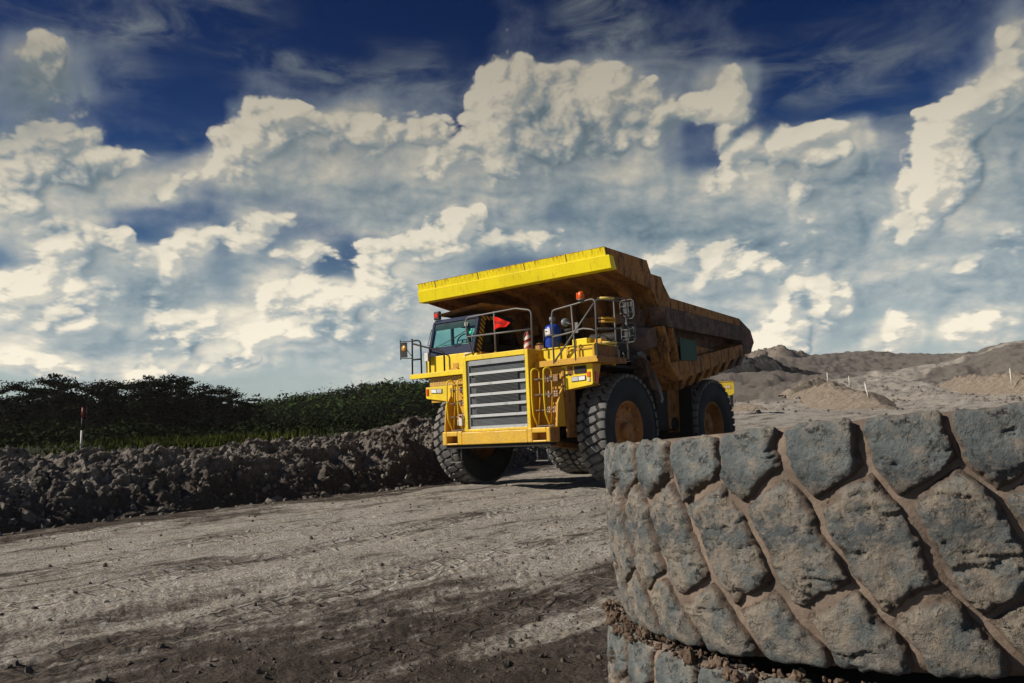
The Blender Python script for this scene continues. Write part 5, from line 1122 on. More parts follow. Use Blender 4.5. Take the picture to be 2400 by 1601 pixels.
# --- fender bar behind the front wheel
q_ = MB(); pf = [(-0.55, 2.98), (-0.30, 3.14), (0.25, 3.14), (0.98, 3.30), (1.58, 3.14), (2.10, 2.08), (1.98, 1.96)]; pin = [(1.90, 2.02), (1.96, 2.10), (1.50, 3.04), (0.95, 3.18), (0.25, 3.05), (-0.26, 3.05), (-0.50, 2.92)]
q_.prism(pf + pin, 0, 2.30, 2.46); part(q_, 'wheel_guard_frame', GRY, bevel=0.01)
q_ = MB(); q_.prism([(0.22, 3.13), (0.98, 3.29), (1.0, 3.26), (0.60, 3.10), (0.25, 3.02)], 0, 2.47, 2.50); part(q_, 'bent_guard_plate', GRL)
q_ = MB(); q_.prism([(-0.50, 2.90), (-0.30, 3.12), (0.2, 3.12), (0.1, 3.04), (-0.25, 3.0), (-0.42, 2.86)], 0, 2.465, 2.52); part(q_, 'guard_support', YELD, bevel=0.005)
q_ = MB(); q_.prism([(1.56, 3.12), (2.06, 2.1), (1.95, 2.0), (1.55, 1.9), (1.35, 2.2), (1.50, 3.0)], 0, 1.0, 2.30); part(q_, 'wheel_mud_flap', BLKP)
q_ = MB(); q_.box(0.9, 2.3, -0.5, 1.5, 2.86, 2.92); part(q_, 'wheel_arch', BLKP)
q_ = MB(); q_.box(-2.5, -0.9, -0.5, 1.5, 2.86, 2.92); part(q_, 'wheel_arch', BLKP)

# --- wheels
def truck_wheel(cx, cy, sx, front, parts_blocks):
    """sx: which way the outer side faces"""
    R, Wd = 1.345, 0.66
    wo = empty('wheel'); wo.parent = TR; wo.location = (cx, cy, R)
    wo['label'] = ('front wheel' if front else 'rear wheel') + (' on the side towards the tyre stack' if cx > 0 else ' on the bank side')
    Rb = R - 0.052
    prof = [(0.66, -0.27), (0.74, -0.325), (0.92, -0.385), (1.10, -0.372), (1.20, -0.35), (Rb - .03, -0.335), (Rb, -0.30), (Rb, 0.30), (Rb - .03, 0.335), (1.20, 0.35), (1.10, 0.372), (0.92, 0.385), (0.74, 0.325), (0.66, 0.27)]
    q_ = MB(); q_.lathe(prof, (0, 0, 0), 'x', 72); part(q_, 'tyre', RUBS, wo)  # near-black tread base paints groove shade between the lighter blocks
    for rr_ in (1.02, 1.155):
        pass
    # rim
    def PX(p): return [(r, sx * h) for r, h in p]
    q_ = MB()
    if front: q_.lathe(PX([(0.67, -.20), (0.69, .28), (0.655, .295), (0.64, .27), (0.60, .20), (0.585, .17), (0.575, .12), (0.53, .115), (0.50, .16), (0.47, .17), (0.40, .125), (0.20, .15), (0.0, .15)]), (0, 0, 0), 'x', 48)
    else: q_.lathe(PX([(0.67, -.2), (0.69, .28), (0.655, .295), (0.64, .26), (0.62, .1), (0.60, -.10), (0.45, -.14), (0.43, -.02), (0.36, .10), (0.0, .12)]), (0, 0, 0), 'x', 48)
    rim = part(q_, 'rim', RIM, wo)
    q_ = MB()
    bolts = []
    if front:
        q_.lathe(PX([(0.22, .14), (0.21, .26), (0.17, .285), (0.0, .285)]), (0, 0, -0.05), 'x', 24)
        for k in range(12): bolts.append((0.545, k / 12 * 2 * math.pi, 0.033, .11, .17))
        for k in range(5): bolts.append((0.50, k / 5 * 2 * math.pi + 1.2, 0.055, .14, .22))
        for (ra, a, rb, h0, h1) in bolts:
            b_ = MB(); b_.lathe(PX([(rb, h0), (rb, h1), (0, h1)]), (0, ra * math.cos(a), ra * math.sin(a)), 'x', 6, False); part(b_, 'bolt', RIM, wo)
    else:
        b_ = MB()
        for k in range(30):
            a = k / 30 * 2 * math.pi; b_.lathe(PX([(0.016, .05), (0.016, .11), (0, .11)]), (0, 0.385 * math.cos(a), 0.385 * math.sin(a)), 'x', 6, False)
        part(b_, 'hub_bolts', RIM, wo)['kind'] = 'stuff'
        q_.lathe(PX([(0.17, .11), (0.16, .17), (0, .18)]), (0, 0, 0), 'x', 20)
    part(q_, 'hub', RIM, wo)
    NP = 36; pitch = 2 * math.pi * Rb / NP
    rng = np.random.RandomState(2)
    if not TREADS:
        for kind in (0, 1, 2):
            P, h, t = block_mesh(kind, Rb, Wd, pitch, 9, 12 if kind == 1 else 9, 0.060, 0.060, rng, 0.0, edge=0.10)
            TREADS.append(rot_mesh(P, 'x'))
    if parts_blocks:
        if len(TREADS) == 3:
            for kind in (0, 1, 2): TREADS.append(grid_mesh('tread_block', TREADS[kind], False))
            for m_ in TREADS[3:]: m_.materials.append(RUB)
        for k in range(NP):
            for kind in (0, 1, 2):
                o_ = bpy.data.objects.new('tread_block', TREADS[3 + kind]); COL.objects.link(o_); o_.parent = wo; o_.rotation_euler = (k * 2 * math.pi / NP, 0, 0)
    else:
        Vs, Fs, off = [], [], 0
        for k in range(NP):
            a = k * 2 * math.pi / NP; ca, sa = math.cos(a), math.sin(a)
            for kind in (0, 1, 2):
                P = TREADS[kind]; n, m_ = P.shape[:2]; idx = np.arange(n * m_).reshape(n, m_)
                Q = P.reshape(-1, 3); Q = np.stack([Q[:, 0], Q[:, 1] * ca - Q[:, 2] * sa, Q[:, 1] * sa + Q[:, 2] * ca], -1)
                Vs.append(Q); Fs.append(np.stack([idx[:-1, :-1], idx[1:, :-1], idx[1:, 1:], idx[:-1, 1:]], -1).reshape(-1, 4) + off); off += len(Q)
        o_ = link('tread', raw_mesh('tread', np.concatenate(Vs), np.concatenate(Fs), False), wo, RUB); o_['kind'] = 'stuff'
    return wo
TREADS = []
truck_wheel(2.28, 0, 1, True, True)
truck_wheel(-2.28, 0, -1, True, True)
for x_, s_ in ((2.24, 1), (1.40, 1), (-1.40, -1), (-2.24, -1)): truck_wheel(x_, 4.99, s_, False, False)

# --- things carried on the truck
gc = tag(empty('gas_cylinder', (1.12, -0.95, 3.32)), 'stout blue cylinder strapped upright on the truck deck beside the railing', 'tank')
q_ = MB(); q_.lathe([(0, 0), (.185, 0), (.20, .02), (.20, .56), (.17, .62), (.08, .66), (0, .66)], (0, 0, 0), 'z', 24); q_.build('cylinder', BLUE, gc)
q_ = MB(); q_.lathe([(.05, .66), (.05, .74), (.075, .74), (.075, .84), (0, .84)], (0, 0, 0), 'z', 12); q_.build('valve', GRL, gc)
for z_ in (.04, .36): 
    q_ = MB(); q_.lathe([(.203, z_), (.207, z_), (.207, z_ + .035), (.203, z_ + .035)], (0, 0, 0), 'z', 24); q_.build('strap', GRL, gc)
q_ = MB()
for k in range(7):
    pass
aa0 = -2.2
pts_ = [(0.208 * math.cos(aa0 + i * .1), 0.208 * math.sin(aa0 + i * .1)) for i in range(10)]
q_.add([(x_, y_, z_) for z_ in (.40, .54) for x_, y_ in pts_], [(i, i + 1, 11 + i, 10 + i) for i in range(9)]); lab = q_.build('paper_label', PAPER, gc)
q_ = MB(); 
for i, (z0, z1) in enumerate(((.42, .44), (.46, .49), (.51, .52))):
    p2 = [(0.2095 * math.cos(aa0 + .12 + j * .1), 0.2095 * math.sin(aa0 + .12 + j * .1)) for j in range(3 + 2 * (i % 2))]
    q_.add([(x_, y_, z_) for z_ in (z0, z1) for x_, y_ in p2], [(j, j + 1, len(p2) + j + 1, len(p2) + j) for j in range(len(p2) - 1)])
q_.build('label_print', BLKTXT, lab)
q_ = MB(); q_.tube([(-.24, -.05, 0), (-.24, -.05, .55)], 0.022, 8); q_.tube([(-.24, -.05, .3), (-.19, -.03, .3)], 0.012, 6); q_.build('side_pipe', BLKP, gc)
fc = tag(empty('striped_marker', (0.43, -1.05, 3.32)), 'furled red and white striped marker standing behind the top of the grille', 'marker')
q_ = MB(); q_.lathe([(0, 0), (.115, 0), (.12, .12), (.11, .26), (.08, .40), (.045, .50), (.03, .54), (0, .55)], (0, 0, 0), 'z', 16)
for i, (x_, y_, z_) in enumerate(q_.v): q_.v[i] = (x_ * (1 + .12 * math.sin(9 * z_ + x_ * 20)), y_, z_)
q_.build('sleeve', RWS, fc)
q_ = MB(); q_.tube([(0, 0, .5), (-.03, 0, .60), (-.1, -.02, .48), (-.14, -.02, .34)], 0.008, 6); q_.build('tie_cord', GRL, fc)
# flag
fl = tag(empty('pennant', (0.07, -1.93, 4.2)), 'red triangular flag with black lettering tied to the railing post', 'flag')
nu, nv = 26, 16; P = np.zeros((nu, nv, 3))
for i in range(nu):
    s_ = i / (nu - 1)
    zt, zb = 0.02 - 0.22 * s_ ** 1.25, -0.32 + 0.095 * s_ + 0.02 * math.sin(s_ * 7)
    for j in range(nv):
        t = j / (nv - 1); P[i, j] = (0.50 * s_, -0.012 + 0.030 * math.sin(s_ * 9 + t * 2.0) * s_ ** .5, zt * (1 - t) + zb * t)
cl = link('cloth', grid_mesh('cloth', P, True), fl, RED); mo_ = cl.modifiers.new('thickness', 'SOLIDIFY'); mo_.thickness = 0.004
q_ = MB()
for z_ in (0.02, -0.14, -0.31): q_.tube([(-0.03, 0.03, z_ + .01), (0.0, -.02, z_), (-.03, 0.0, z_ - .01)], 0.005, 5)
q_.build('tie_strings', WHT, fl)
def text(body_, size, loc, rot, mat, parent, name='lettering', wave=None, shear=0):
    c_ = bpy.data.curves.new(name, 'FONT'); c_.body = body_; c_.size = size; c_.align_x = 'CENTER'; c_.align_y = 'CENTER'; c_.shear = shear
    tmp = bpy.data.objects.new(name, c_); COL.objects.link(tmp); dg = bpy.context.evaluated_depsgraph_get(); me_ = bpy.data.meshes.new_from_object(tmp.evaluated_get(dg)); bpy.data.objects.remove(tmp)
    me_.transform(Matrix.Translation(Vector(loc)) @ Euler(rot).to_matrix().to_4x4())
    if wave: 
        for v_ in me_.vertices: v_.co = wave(v_.co)
    return link(name, me_, parent, mat)
def wv_(c):
    s_ = max(0, min(1, c.x / 0.5)); t = 0.5
    return Vector((c.x, -0.012 + 0.030 * math.sin(s_ * 9 + (0.02 - c.z) / .33 * 2.0) * s_ ** .5 - 0.010, c.z))
text('KASIANE', 0.092, (0.20, 0, -0.16), (math.pi / 2, 0.16, 0), BLKTXT, fl, wave=wv_)

# ------------------------------------------------------------------ the stack of two worn tyres
def worn_rubber():
    m_, n, b = newmat('worn_dusty_rubber'); C = coords(n)
    at = n.new('ShaderNodeAttribute'); at.attribute_name = 'top'; T = at.outputs['Fac']
    base = n.mix(n.mr(n.noise(C, 3.0, 6, 0.6), 0.35, 0.65), (0.08, 0.098, 0.108), (0.21, 0.235, 0.235))
    dust = n.mix(n.noise(C, 9, 5), (0.25, 0.20, 0.15), (0.42, 0.36, 0.29))
    d = n.m('ADD', n.mr(n.noise(C, 4.5, 10, 0.74), 0.43, 0.60), n.m('MULTIPLY', n.mr(n.noise(n.scl(C, (1, 1, 3.0)), 16, 6, 0.65), 0.52, 0.66), 0.6), clamp=True)
    c = n.mix(n.m('MULTIPLY', d, 0.85), base, dust)
    c = n.mix(n.mr(n.noise(C, 15, 10, 0.80), 0.545, 0.62), c, (0.030, 0.032, 0.034))
    mud = n.mix(n.noise(C, 7, 5), (0.125, 0.095, 0.074), (0.235, 0.18, 0.142))
    edge = n.mr(n.m('ADD', T, n.m('MULTIPLY', n.m('SUBTRACT', n.noise(C, 12, 6, 0.7), 0.5), 0.8)), 0.12, 0.58)
    c = n.mix(edge, mud, c)
    n.put(b.inputs['Base Color'], c); b.inputs['Roughness'].default_value = 0.72; b.inputs['Specular IOR Level'].default_value = 0.35
    h = n.m('ADD', n.m('MULTIPLY', n.noise(C, 14, 11, 0.74), 1.6), n.m('MULTIPLY', n.mr(n.noise(C, 24, 6, 0.7), 0.55, 0.66), -0.5))
    sc_ = n.vor(n.v('ADD', C, n.v('SCALE', n.noise(C, 3, 3, out=1), scale=0.5)), 8.0, 'DISTANCE_TO_EDGE')
    h = n.m('ADD', h, n.m('MULTIPLY', n.mr(sc_, 0.0, 0.012), 0.05))
    n.put(b.inputs['Normal'], n.bump(h, 1.0, 0.022))
    return m_
WORN = worn_rubber()
MUD = soil_mat('dried_mud', (0.14, 0.098, 0.07), (0.235, 0.17, 0.125), (0.10, 0.07, 0.05), 3.0, False, 0.8)
def carcass_mat():
    m_, n, b = newmat('muddy_carcass'); C = coords(n)
    mud = n.mix(n.mr(n.noise(C, 4, 8, 0.65), 0.35, 0.65), (0.125, 0.095, 0.073), (0.25, 0.19, 0.148))
    sep_ = n.new('ShaderNodeSeparateXYZ'); n.put(sep_.inputs[0], C)
    rad_ = n.v('LENGTH', n.scl(C, (1, 1, 0)))
    c = n.mix(n.mr(rad_, 1.16, 1.22), n.mix(n.noise(C, 3, 6), (0.045, 0.047, 0.05), (0.13, 0.11, 0.09)), mud)
    n.put(b.inputs['Base Color'], c); b.inputs['Roughness'].default_value = 0.85
    n.put(b.inputs['Normal'], n.bump(n.noise(C, 18, 8, 0.7), 0.6, 0.02))
    return m_
CARC = carcass_mat()
WR, WW, WN = 1.270, 0.575, 36
wp = 2 * math.pi * WR / WN
rng = np.random.RandomState(21)
BLK = []
NVAR = 12
for k in range(NVAR):
    row = []
    for kind in (0, 1, 2):
        P, h, t = block_mesh(kind, WR, WW, wp, 46, 66 if kind == 1 else 42, 0.031, 0.030, rng, 0.0080, edge=0.16, rag=0.80)
        me = grid_mesh('tread_block', P, True); attr(me, 'top', t); me.materials.append(WORN); row.append(me)
    BLK.append(row)
def worn_tyre(name, loc, tilt, yaw, label, var0, muddy):
    o = tag(empty(name, loc), label, 'tyre', 'worn mining tyres stacked beside the road')
    ax = Vector(FH); R_ = Matrix.Rotation(math.radians(-1.6) if var0 == 0 else 0.0, 3, Vector(RH)) @ Matrix.Rotation(tilt, 3, ax) @ Matrix.Rotation(yaw, 3, 'Z'); o.rotation_euler = R_.to_euler()
    # carcass: tread base, shoulders, side walls, beads and the hollow inside
    v = np.linspace(-0.09, 1.09, 50); r, z = tyre_profile(v, np.zeros_like(v), WR, WW)
    rs = np.array([1.12, 1.00, 0.86, 0.74, 0.66, 0.63, 0.66, 0.80, 1.0, 1.12]); zs_ = np.array([0.300, 0.300, 0.295, 0.28, 0.27, 0.25, 0.23, 0.27, 0.28, 0.25])
    rr_ = np.concatenate([r, rs]); zz_ = np.concatenate([z, zs_]); rr_ = np.concatenate([rr_, rs[::-1]]); zz_ = np.concatenate([zz_, -zs_[::-1]])
    rr_ = np.append(rr_, rr_[0]); zz_ = np.append(zz_, zz_[0])
    th = np.linspace(0, 2 * math.pi, 601)[:-1]; T, J = np.meshgrid(th, np.arange(len(rr_)), indexing='ij')
    RR_, ZZ_ = rr_[J], zz_[J]
    nz_ = fbm(RR_ * np.cos(T) * 5, RR_ * np.sin(T) * 5, ZZ_ * 5 + var0, oct=5, rough=0.6) * (0.016 + 0.012 * muddy)
    nz_ = np.where(J[:, :] < 50, nz_, nz_ * 0.4); nz_[:, -1] = nz_[:, 0]
    RR_ = RR_ + nz_
    me = grid_mesh('carcass', np.stack([RR_ * np.cos(T), RR_ * np.sin(T), ZZ_], -1), True, True)
    link('carcass', me, o, CARC)
    for k in range(WN):
        for kind in (0, 1, 2):
            b_ = bpy.data.objects.new('tread_block', BLK[(k * 5 + var0) % NVAR][kind]); COL.objects.link(b_); b_.parent = o
            b_.rotation_euler = (0, 0, k * 2 * math.pi / WN)
    return o
TC = (11.80, -13.86)
GZ0 = -0.115
worn_tyre('worn_tyre', (TC[0], TC[1], 0.980), math.radians(-2.7), 0.06, 'huge worn tyre lying flat on top of the stack, chunky grey lugs caked with mud', 0, 0.3)
worn_tyre('worn_tyre', (TC[0] - 0.035 * RH[0] * 1.0, TC[1] - 0.035 * RH[1], 0.268), math.radians(-0.6), 0.14, 'muddier worn tyre at the bottom of the stack, half hidden under the upper one', 5, 1.0)
# dried mud crumbled over the shoulder of the lower tyre
n_ = 380
aa_ = np.radians(rg.uniform(205, 345, n_)); rr2_ = rg.uniform(1.18, 1.295, n_)
Xc = TC[0] - .035 * RH[0] + rr2_ * np.cos(aa_); Yc = TC[1] - .035 * RH[1] + rr2_ * np.sin(aa_)
Zc = 0.268 + 0.338 - 0.5 * np.clip(rr2_ - 1.24, 0, 1) ** 1.2 - 0.01
o = scatter('mud_crumbs', rock_protos(7, 2), Xc, Yc, Zc, 0.005 + 0.022 * rg.rand(n_) ** 3, MUD, rng=rg); tag(o, 'crumbled dried mud lying on the shoulder of the lower tyre', 'mud', kind='stuff')

# ------------------------------------------------------------------ marker posts
def post(name, px, py_base, d, h, r, bands, label, group=None):
    az = px_az(px, py_base); x, y = cam_xy(az, d)
    el = math.tan(math.radians(uv(px, py_base)[1])); z = CAM.z + d * el
    o = tag(empty(name, (x, y, z)), label, 'marker post', group)
    z0 = -0.6
    for nm, f0, f1, mt in bands:
        q_ = MB(); q_.tube([(0, 0, f0 * h if f0 > 0 else z0), (0, 0, f1 * h)], r, 8); q_.build(nm, mt, o)
    return o
pm = post('marker_post', 191, 1032, 27, 0.95, 0.035, [('lower_band', 0, 0.30, WHT), ('middle_band', 0.30, 0.68, BLKP), ('upper_band', 0.68, 1.0, paint('faded_red_paint', (0.30, 0.03, 0.03), (0.12, 0.03, 0.02), dirt_amt=0.3))], 'marker post with white foot, dark middle and red top behind the earth bank')
pm.rotation_euler = (math.radians(-1.0), math.radians(2), 0)
PG = 'white marker posts along the haul road'
post('marker_post', 2033.8, 926, 72, 1.0, 0.05, [('shaft', 0, 0.9, WHT), ('cap', 0.9, 1.0, WHT)], 'nearest white marker post, leaning, on the right shoulder of the spoil mound', PG).rotation_euler = (0.06, -0.14, 0)
post('marker_post', 1940, 892, 96, 0.9, 0.05, [('shaft', 0, 0.9, WHT), ('cap', 0.9, 1.0, WHT)], 'white marker post on the crest of the spoil mound near its dark left end', PG)
post('marker_post', 1990.6, 901, 100, 0.95, 0.045, [('shaft', 0, 0.9, WHT), ('cap', 0.9, 1.0, WHT)], 'faint white marker post in the dust at the bend of the haul road', PG)
post('marker_post', 2369.7, 890, 84, 1.0, 0.045, [('shaft', 0, 0.9, WHT), ('cap', 0.9, 1.0, WHT)], 'thin marker post on the rubble bank at the right edge', PG)

# ------------------------------------------------------------------ yellow machine body in the pit behind the truck
az = px_az(1703, 912); x, y = cam_xy(az, 60); zb = CAM.z + 60 * math.tan(math.radians(uv(1703, 927)[1]))
ym = tag(empty('site_generator', (x, y, zb), math.radians(az - 90)), 'small yellow machine housing partly hidden behind the rear tyre', 'generator')
q_ = MB(); q_.prism([(-0.9, 0.10), (-0.9, 0.95), (0.52, 0.95), (0.52, 0.12), (0.30, 0.0), (-0.6, 0.0)], 1, 0, 1.4); q_.build('housing', YEL, ym, 0.02)
q_ = MB(); q_.box(-0.92, 0.54, -0.03, 1.43, 0.955, 1.0); q_.build('roof', YELD, ym, 0.01)
for x_ in (-0.05, 0.14):
    q_ = MB(); q_.box(x_, x_ + 0.12, -0.02, -0.003, 0.52, 0.68); q_.build('vent', WHT, ym)
q_ = MB(); q_.box(-0.12, 0.32, -0.012, -0.002, 0.48, 0.72); q_.build('panel', YELD, ym)
q_ = MB(); q_.tube([(0.0, 0.3, 1.0), (0.0, 0.3, 1.12), (0.1, 0.3, 1.12)], 0.025, 6); q_.build('exhaust', BLKP, ym)
q_ = MB(); q_.box(-0.85, -0.65, 0.1, 1.3, -0.8, -0.003); q_.box(0.2, 0.4, 0.1, 1.3, -0.8, 0.0); q_.build('skid', BLKP, ym)

# ------------------------------------------------------------------ trees, forest, grass
def leafmat(name, c1, c2):
    m_, n, b = newmat(name)
    ge = n.new('ShaderNodeNewGeometry'); r = ge.outputs['Random Per Island']
    c = n.mix(n.m('POWER', r, 1.4), c1, c2)
    n.put(b.inputs['Base Color'], c); b.inputs['Roughness'].default_value = 0.9; b.inputs['Specular IOR Level'].default_value = 0.03
    return m_
LDARK = leafmat('vignette_dark_leaves', (0.005, 0.008, 0.004), (0.016, 0.023, 0.009))  # near-black albedo: vignette darkening of the left wood put into the leaves
LMID = leafmat('hill_leaves', (0.012, 0.026, 0.007), (0.045, 0.078, 0.018))
LSHR = leafmat('shrub_leaves', (0.008, 0.013, 0.005), (0.030, 0.042, 0.014))
GRS = leafmat('grass_blades', (0.018, 0.026, 0.006), (0.10, 0.12, 0.02))
BARK = simple('tree_bark', (0.030, 0.022, 0.016), 0.9)
def quads(C_, size, rng, flat=0.5):
    n = len(C_)
    nrm = rng.normal(size=(n, 3)); nrm[:, 2] = np.abs(nrm[:, 2]) + flat; nrm /= np.linalg.norm(nrm, axis=1)[:, None]
    t1 = np.cross(nrm, rng.normal(size=(n, 3))); t1 /= np.linalg.norm(t1, axis=1)[:, None]; t2 = np.cross(nrm, t1)
    s_ = (size * (0.6 + 0.8 * rng.rand(n)))[:, None]
    V_ = np.stack([C_ - t1 * s_ * 1.2, C_ - t2 * s_ * 0.55, C_ + t1 * s_ * 1.2, C_ + t2 * s_ * 0.55], 1).reshape(-1, 3)
    F_ = np.arange(4 * n).reshape(n, 4)
    return V_, F_
def make_tree(seed, H=6.0, layers=5, spread=2.3, leaves=3800, mat=LDARK, lsize=0.11):
    rr = np.random.RandomState(seed); root = empty('tree')
    q_ = MB(); lean = rr.uniform(-.3, .3, 2)
    tp = [(lean[0] * t * t, lean[1] * t * t, H * 0.92 * t - 0.4) for t in np.linspace(0, 1, 7)]
    q_.tube(tp, [0.16 * (1 - 0.85 * t) for t in np.linspace(0, 1, 7)], 7)
    ends = []
    for k in range(layers):
        f = 0.34 + 0.6 * k / (layers - 1); nb = rr.randint(4, 7)
        for j in range(nb):
            a = j / nb * 6.28 + rr.rand() * 1.2 + k; L = spread * (1.0 - 0.55 * f) * rr.uniform(0.6, 1.25) * (0.85 if k == 0 else 1)
            p0 = Vector((lean[0] * f * f, lean[1] * f * f, H * 0.92 * f - 0.4)); p2 = p0 + Vector((math.cos(a) * L, math.sin(a) * L, L * rr.uniform(0.15, 0.6))); p1 = (p0 + p2) / 2 + Vector((0, 0, -0.05))
            q_.tube([p0, p1, p2], [0.055, 0.04, 0.015], 5); ends += [(p2, L), (p1.lerp(p2, .4), L * .8)]
    ends.append((Vector((lean[0], lean[1], H * 0.93)), spread * .5))
    q_.build('trunk', BARK, root)
    per = leaves // len(ends); P = []
    for e_, L in ends:
        s_ = 0.145 * spread * rr.uniform(0.6, 1.5)
        P.append(np.array(e_)[None] + rr.normal(size=(per, 3)) * np.array([s_, s_, s_ * 0.30]))
    V_, F_ = quads(np.concatenate(P), np.full(per * len(ends), lsize), rr, 0.9)
    link('crown', raw_mesh('crown', V_, F_), root, mat)
    return root
def copy_tree(o, parent=None):
    c_ = o.copy(); COL.objects.link(c_); c_.parent = parent
    for ch in o.children: copy_tree(ch, c_)
    return c_
protos = [make_tree(31, 6.0, 5, 2.4), make_tree(32, 6.0, 6, 2.0), make_tree(33, 6.0, 4, 2.9), make_tree(34, 6.0, 5, 1.7)]
used = [False] * 4
DK = [(8, 872, 2, 'dark tree at the left edge with a low ragged crown'), (62, 872, 1, 'dark tree between the left edge and the tall two-tiered tree'), (124, 852, 0, 'tall dark tree with a two-tiered crown left of the marker post'), (158, 862, 3, 'slim dark tree just right of the tall two-tiered tree'),
      (200, 878, 2, 'low broad dark tree above the red-topped marker post'), (238, 866, 1, 'dark tree with a pointed tuft right of the marker post'), (262, 868, 3, 'slim dark tree in the gap before the feathery group'), (300, 872, 2, 'broad dark tree left of the highest feathery group'),
      (338, 856, 0, 'tallest of the feathery dark trees in the middle of the wood'), (368, 866, 1, 'dark feathery tree just right of the tallest one'), (398, 860, 2, 'wide dark tree with a flat layered crown'), (430, 858, 3, 'slim dark tree with a tuft leaning right'),
      (468, 876, 1, 'dark tree where the wood starts to slope down'), (500, 880, 0, 'dark tree on the falling edge of the wood'), (532, 898, 2, 'small dark tree near the low end of the wood'), (556, 912, 1, 'last low tree of the dark wood')]
def put_tree(pi, px, pyt, d, label, group, mat=None, cat='tree'):
    px *= 1.0208; pyt *= 1.0208
    az = px_az(px, pyt); x, y = cam_xy(az, d); z = gz(x, y)
    ztop = CAM.z + d * math.tan(math.radians(uv(px, pyt)[1]))
    o = protos[pi] if not used[pi] else copy_tree(protos[pi]); used[pi] = True
    sc_ = max(0.35, (ztop - z) / 6.0); o.location = (x, y, z); o.scale = (sc_, sc_, sc_); o.rotation_euler = (0, 0, random.random() * 6.28)
    return tag(o, label, cat, group)
for i, (px, pyt, pi, lb) in enumerate(DK):
    put_tree(pi, px, pyt, 52 + (i * 7) % 13, lb, 'dark trees along the skyline of the left wood')
lone = make_tree(41, 6.0, 5, 1.9, 1700); protos.append(lone); used.append(False)
put_tree(4, 582, 901, 70, 'small lone tree with tiered branches standing clear of the dark wood', None)
# the wood behind and between them: one mass
def mass(name, xs, tops, d0, d1, n, mat, size, label, seed, clump=0.9, jag=0.6):
    rr = np.random.RandomState(seed)
    px = rr.uniform(xs[0], xs[-1], n // 60); d = rr.uniform(d0, d1, n // 60)
    C_ = []
    for p, dd in zip(px, d):
        top = np.interp(p, xs, tops); az = px_az(p * 1.0208, top * 1.0208); x, y = cam_xy(az, dd); z = gz(x, y)
        zt = CAM.z + dd * math.tan(math.radians(uv(p * 1.0208, top * 1.0208)[1])) - rr.rand() * jag
        k = rr.rand() ** 0.6; zc = z + (zt - z) * k
        s_ = clump * rr.uniform(0.6, 1.3)
        C_.append(np.array([x, y, zc]) + rr.normal(size=(60, 3)) * np.array([s_, s_, s_ * 0.5]))
    C_ = np.concatenate(C_); V_, F_ = quads(C_, np.full(len(C_), size), rr, 0.8)
    return tag(link(name, raw_mesh(name, V_, F_), None, mat), label, 'wood', kind='stuff')
mass('woodland', [-60, 60, 120, 200, 300, 340, 440, 500, 560, 600], [918, 915, 908, 920, 912, 904, 908, 922, 942, 952], 56, 76, 78000, LDARK, 0.13, 'dark dense wood behind the earth bank on the left', 51, 0.55, 1.6)
mass('woodland', [540, 600, 640, 700, 760, 800, 850, 900, 940, 1010, 1080], [935, 926, 920, 915, 905, 898, 889, 884, 881, 885, 888], 92, 150, 100000, LMID, 0.22, 'green wooded hillside between the dark wood and the truck', 52, 0.9, 1.8)
mass('shrubs', [-40, 60, 120, 200, 260, 300, 360, 440, 520, 600, 760, 900, 1010], [975, 962, 958, 975, 968, 955, 978, 990, 985, 962, 955, 955, 950], 38, 48, 26000, LSHR, 0.10, 'low bushes growing in front of the trees', 53, 0.30, 1.4)
HILLCR = {}
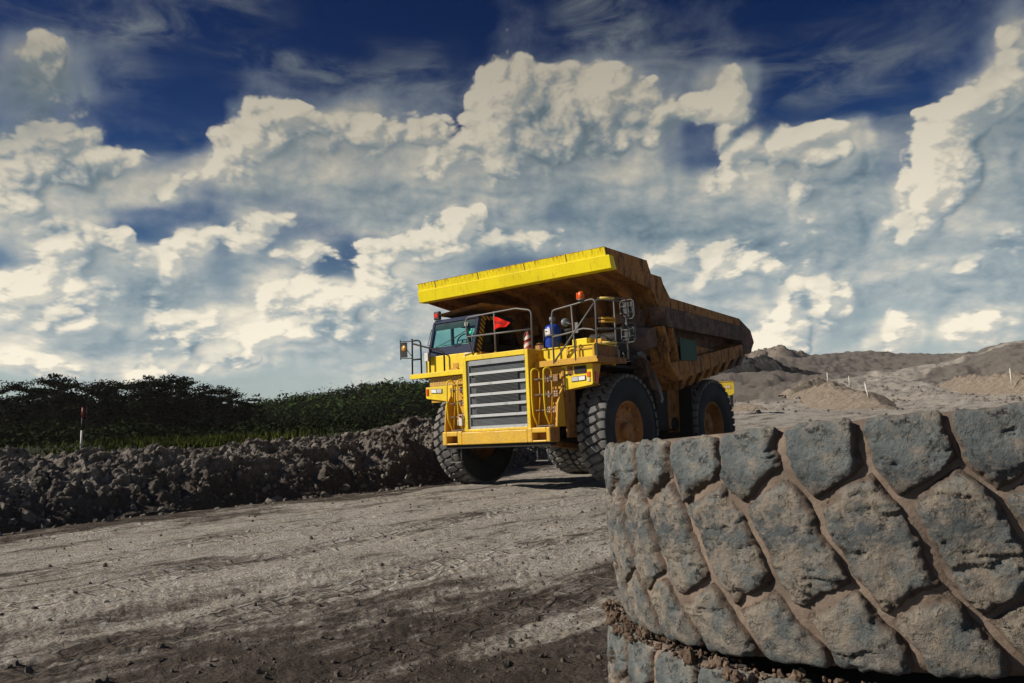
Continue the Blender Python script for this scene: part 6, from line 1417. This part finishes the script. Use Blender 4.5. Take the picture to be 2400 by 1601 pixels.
for k, (px, pyt, pi) in enumerate([(690, 905, 2), (745, 898, 1), (800, 884, 0), (845, 878, 2), (890, 872, 1), (935, 874, 0), (980, 880, 2)]):
    o = put_tree(pi, px, pyt, 120, ['first crest tree at the low left end of the green hill', 'crest tree where the green hill begins to rise', 'crest tree halfway up the green hill', 'broad crest tree on the upper green hill', 'crest tree at the highest point of the green hill', 'crest tree just left of the truck railing', 'crest tree behind the truck deck corner'][k], 'trees on the crest of the green hill')
    for ch in o.children:
        if ch.name.startswith('crown'):
            key = pi
            if key not in HILLCR: HILLCR[key] = ch.data.copy(); HILLCR[key].materials.clear(); HILLCR[key].materials.append(LMID)
            ch.data = HILLCR[key]
# grass
rr = np.random.RandomState(61); n_ = 22000
az_ = np.radians(rr.uniform(134, 162, n_) * 0.3 + 0.7 * rr.normal(149.5, 3.5, n_)); d_ = rr.uniform(22, 44, n_); gx = CAM.x + d_ * np.cos(az_); gy = CAM.y + d_ * np.sin(az_)
dens_ = ss(fbm(gx * 0.35, gy * 0.35, oct=3), -0.25, 0.25); k = (rr.rand(n_) < 0.25 + dens_) & (gx < berm_x(gy) - 3.6); gx, gy = gx[k], gy[k]; gzz = base_z(gx, gy)
hgt = (0.06 + 0.13 * rr.rand(len(gx))) * (1 + 0.8 * (fbm(gx * .5, gy * .5, oct=2) > 0.2)); wd = 0.02 + 0.03 * rr.rand(len(gx)); an = rr.rand(len(gx)) * 6.28
dx, dy = np.cos(an) * wd, np.sin(an) * wd; lx, ly = rr.normal(size=len(gx)) * .08, rr.normal(size=len(gx)) * .08
V_ = np.stack([np.stack([gx - dx, gy - dy, gzz - .05], -1), np.stack([gx + dx, gy + dy, gzz - .05], -1), np.stack([gx + lx, gy + ly, gzz + hgt], -1)], 1).reshape(-1, 3)
tag(link('grass', raw_mesh('grass', V_, np.arange(len(V_)).reshape(-1, 3)), None, GRS), 'strip of green grass between the earth bank and the wood', 'grass', kind='stuff')

# ------------------------------------------------------------------ dusty air
hz = bpy.data.materials.new('dusty_air'); hz.use_nodes = True; hz.node_tree.nodes.clear(); n = N(hz.node_tree)
pv = n.new('ShaderNodeVolumePrincipled'); pv.inputs['Density'].default_value = 0.00028; n.put(pv.inputs['Color'], (0.90, 0.86, 0.80)); pv.inputs['Anisotropy'].default_value = 0.3
ho = n.new('ShaderNodeOutputMaterial'); n.t.links.new(pv.outputs[0], ho.inputs[1])
q_ = MB(); q_.box(-3100, 3100, -3100, 3100, -3.0, 31.0); tag(q_.build('haze', hz), 'thin dusty haze in the air over the pit', 'haze', kind='stuff')
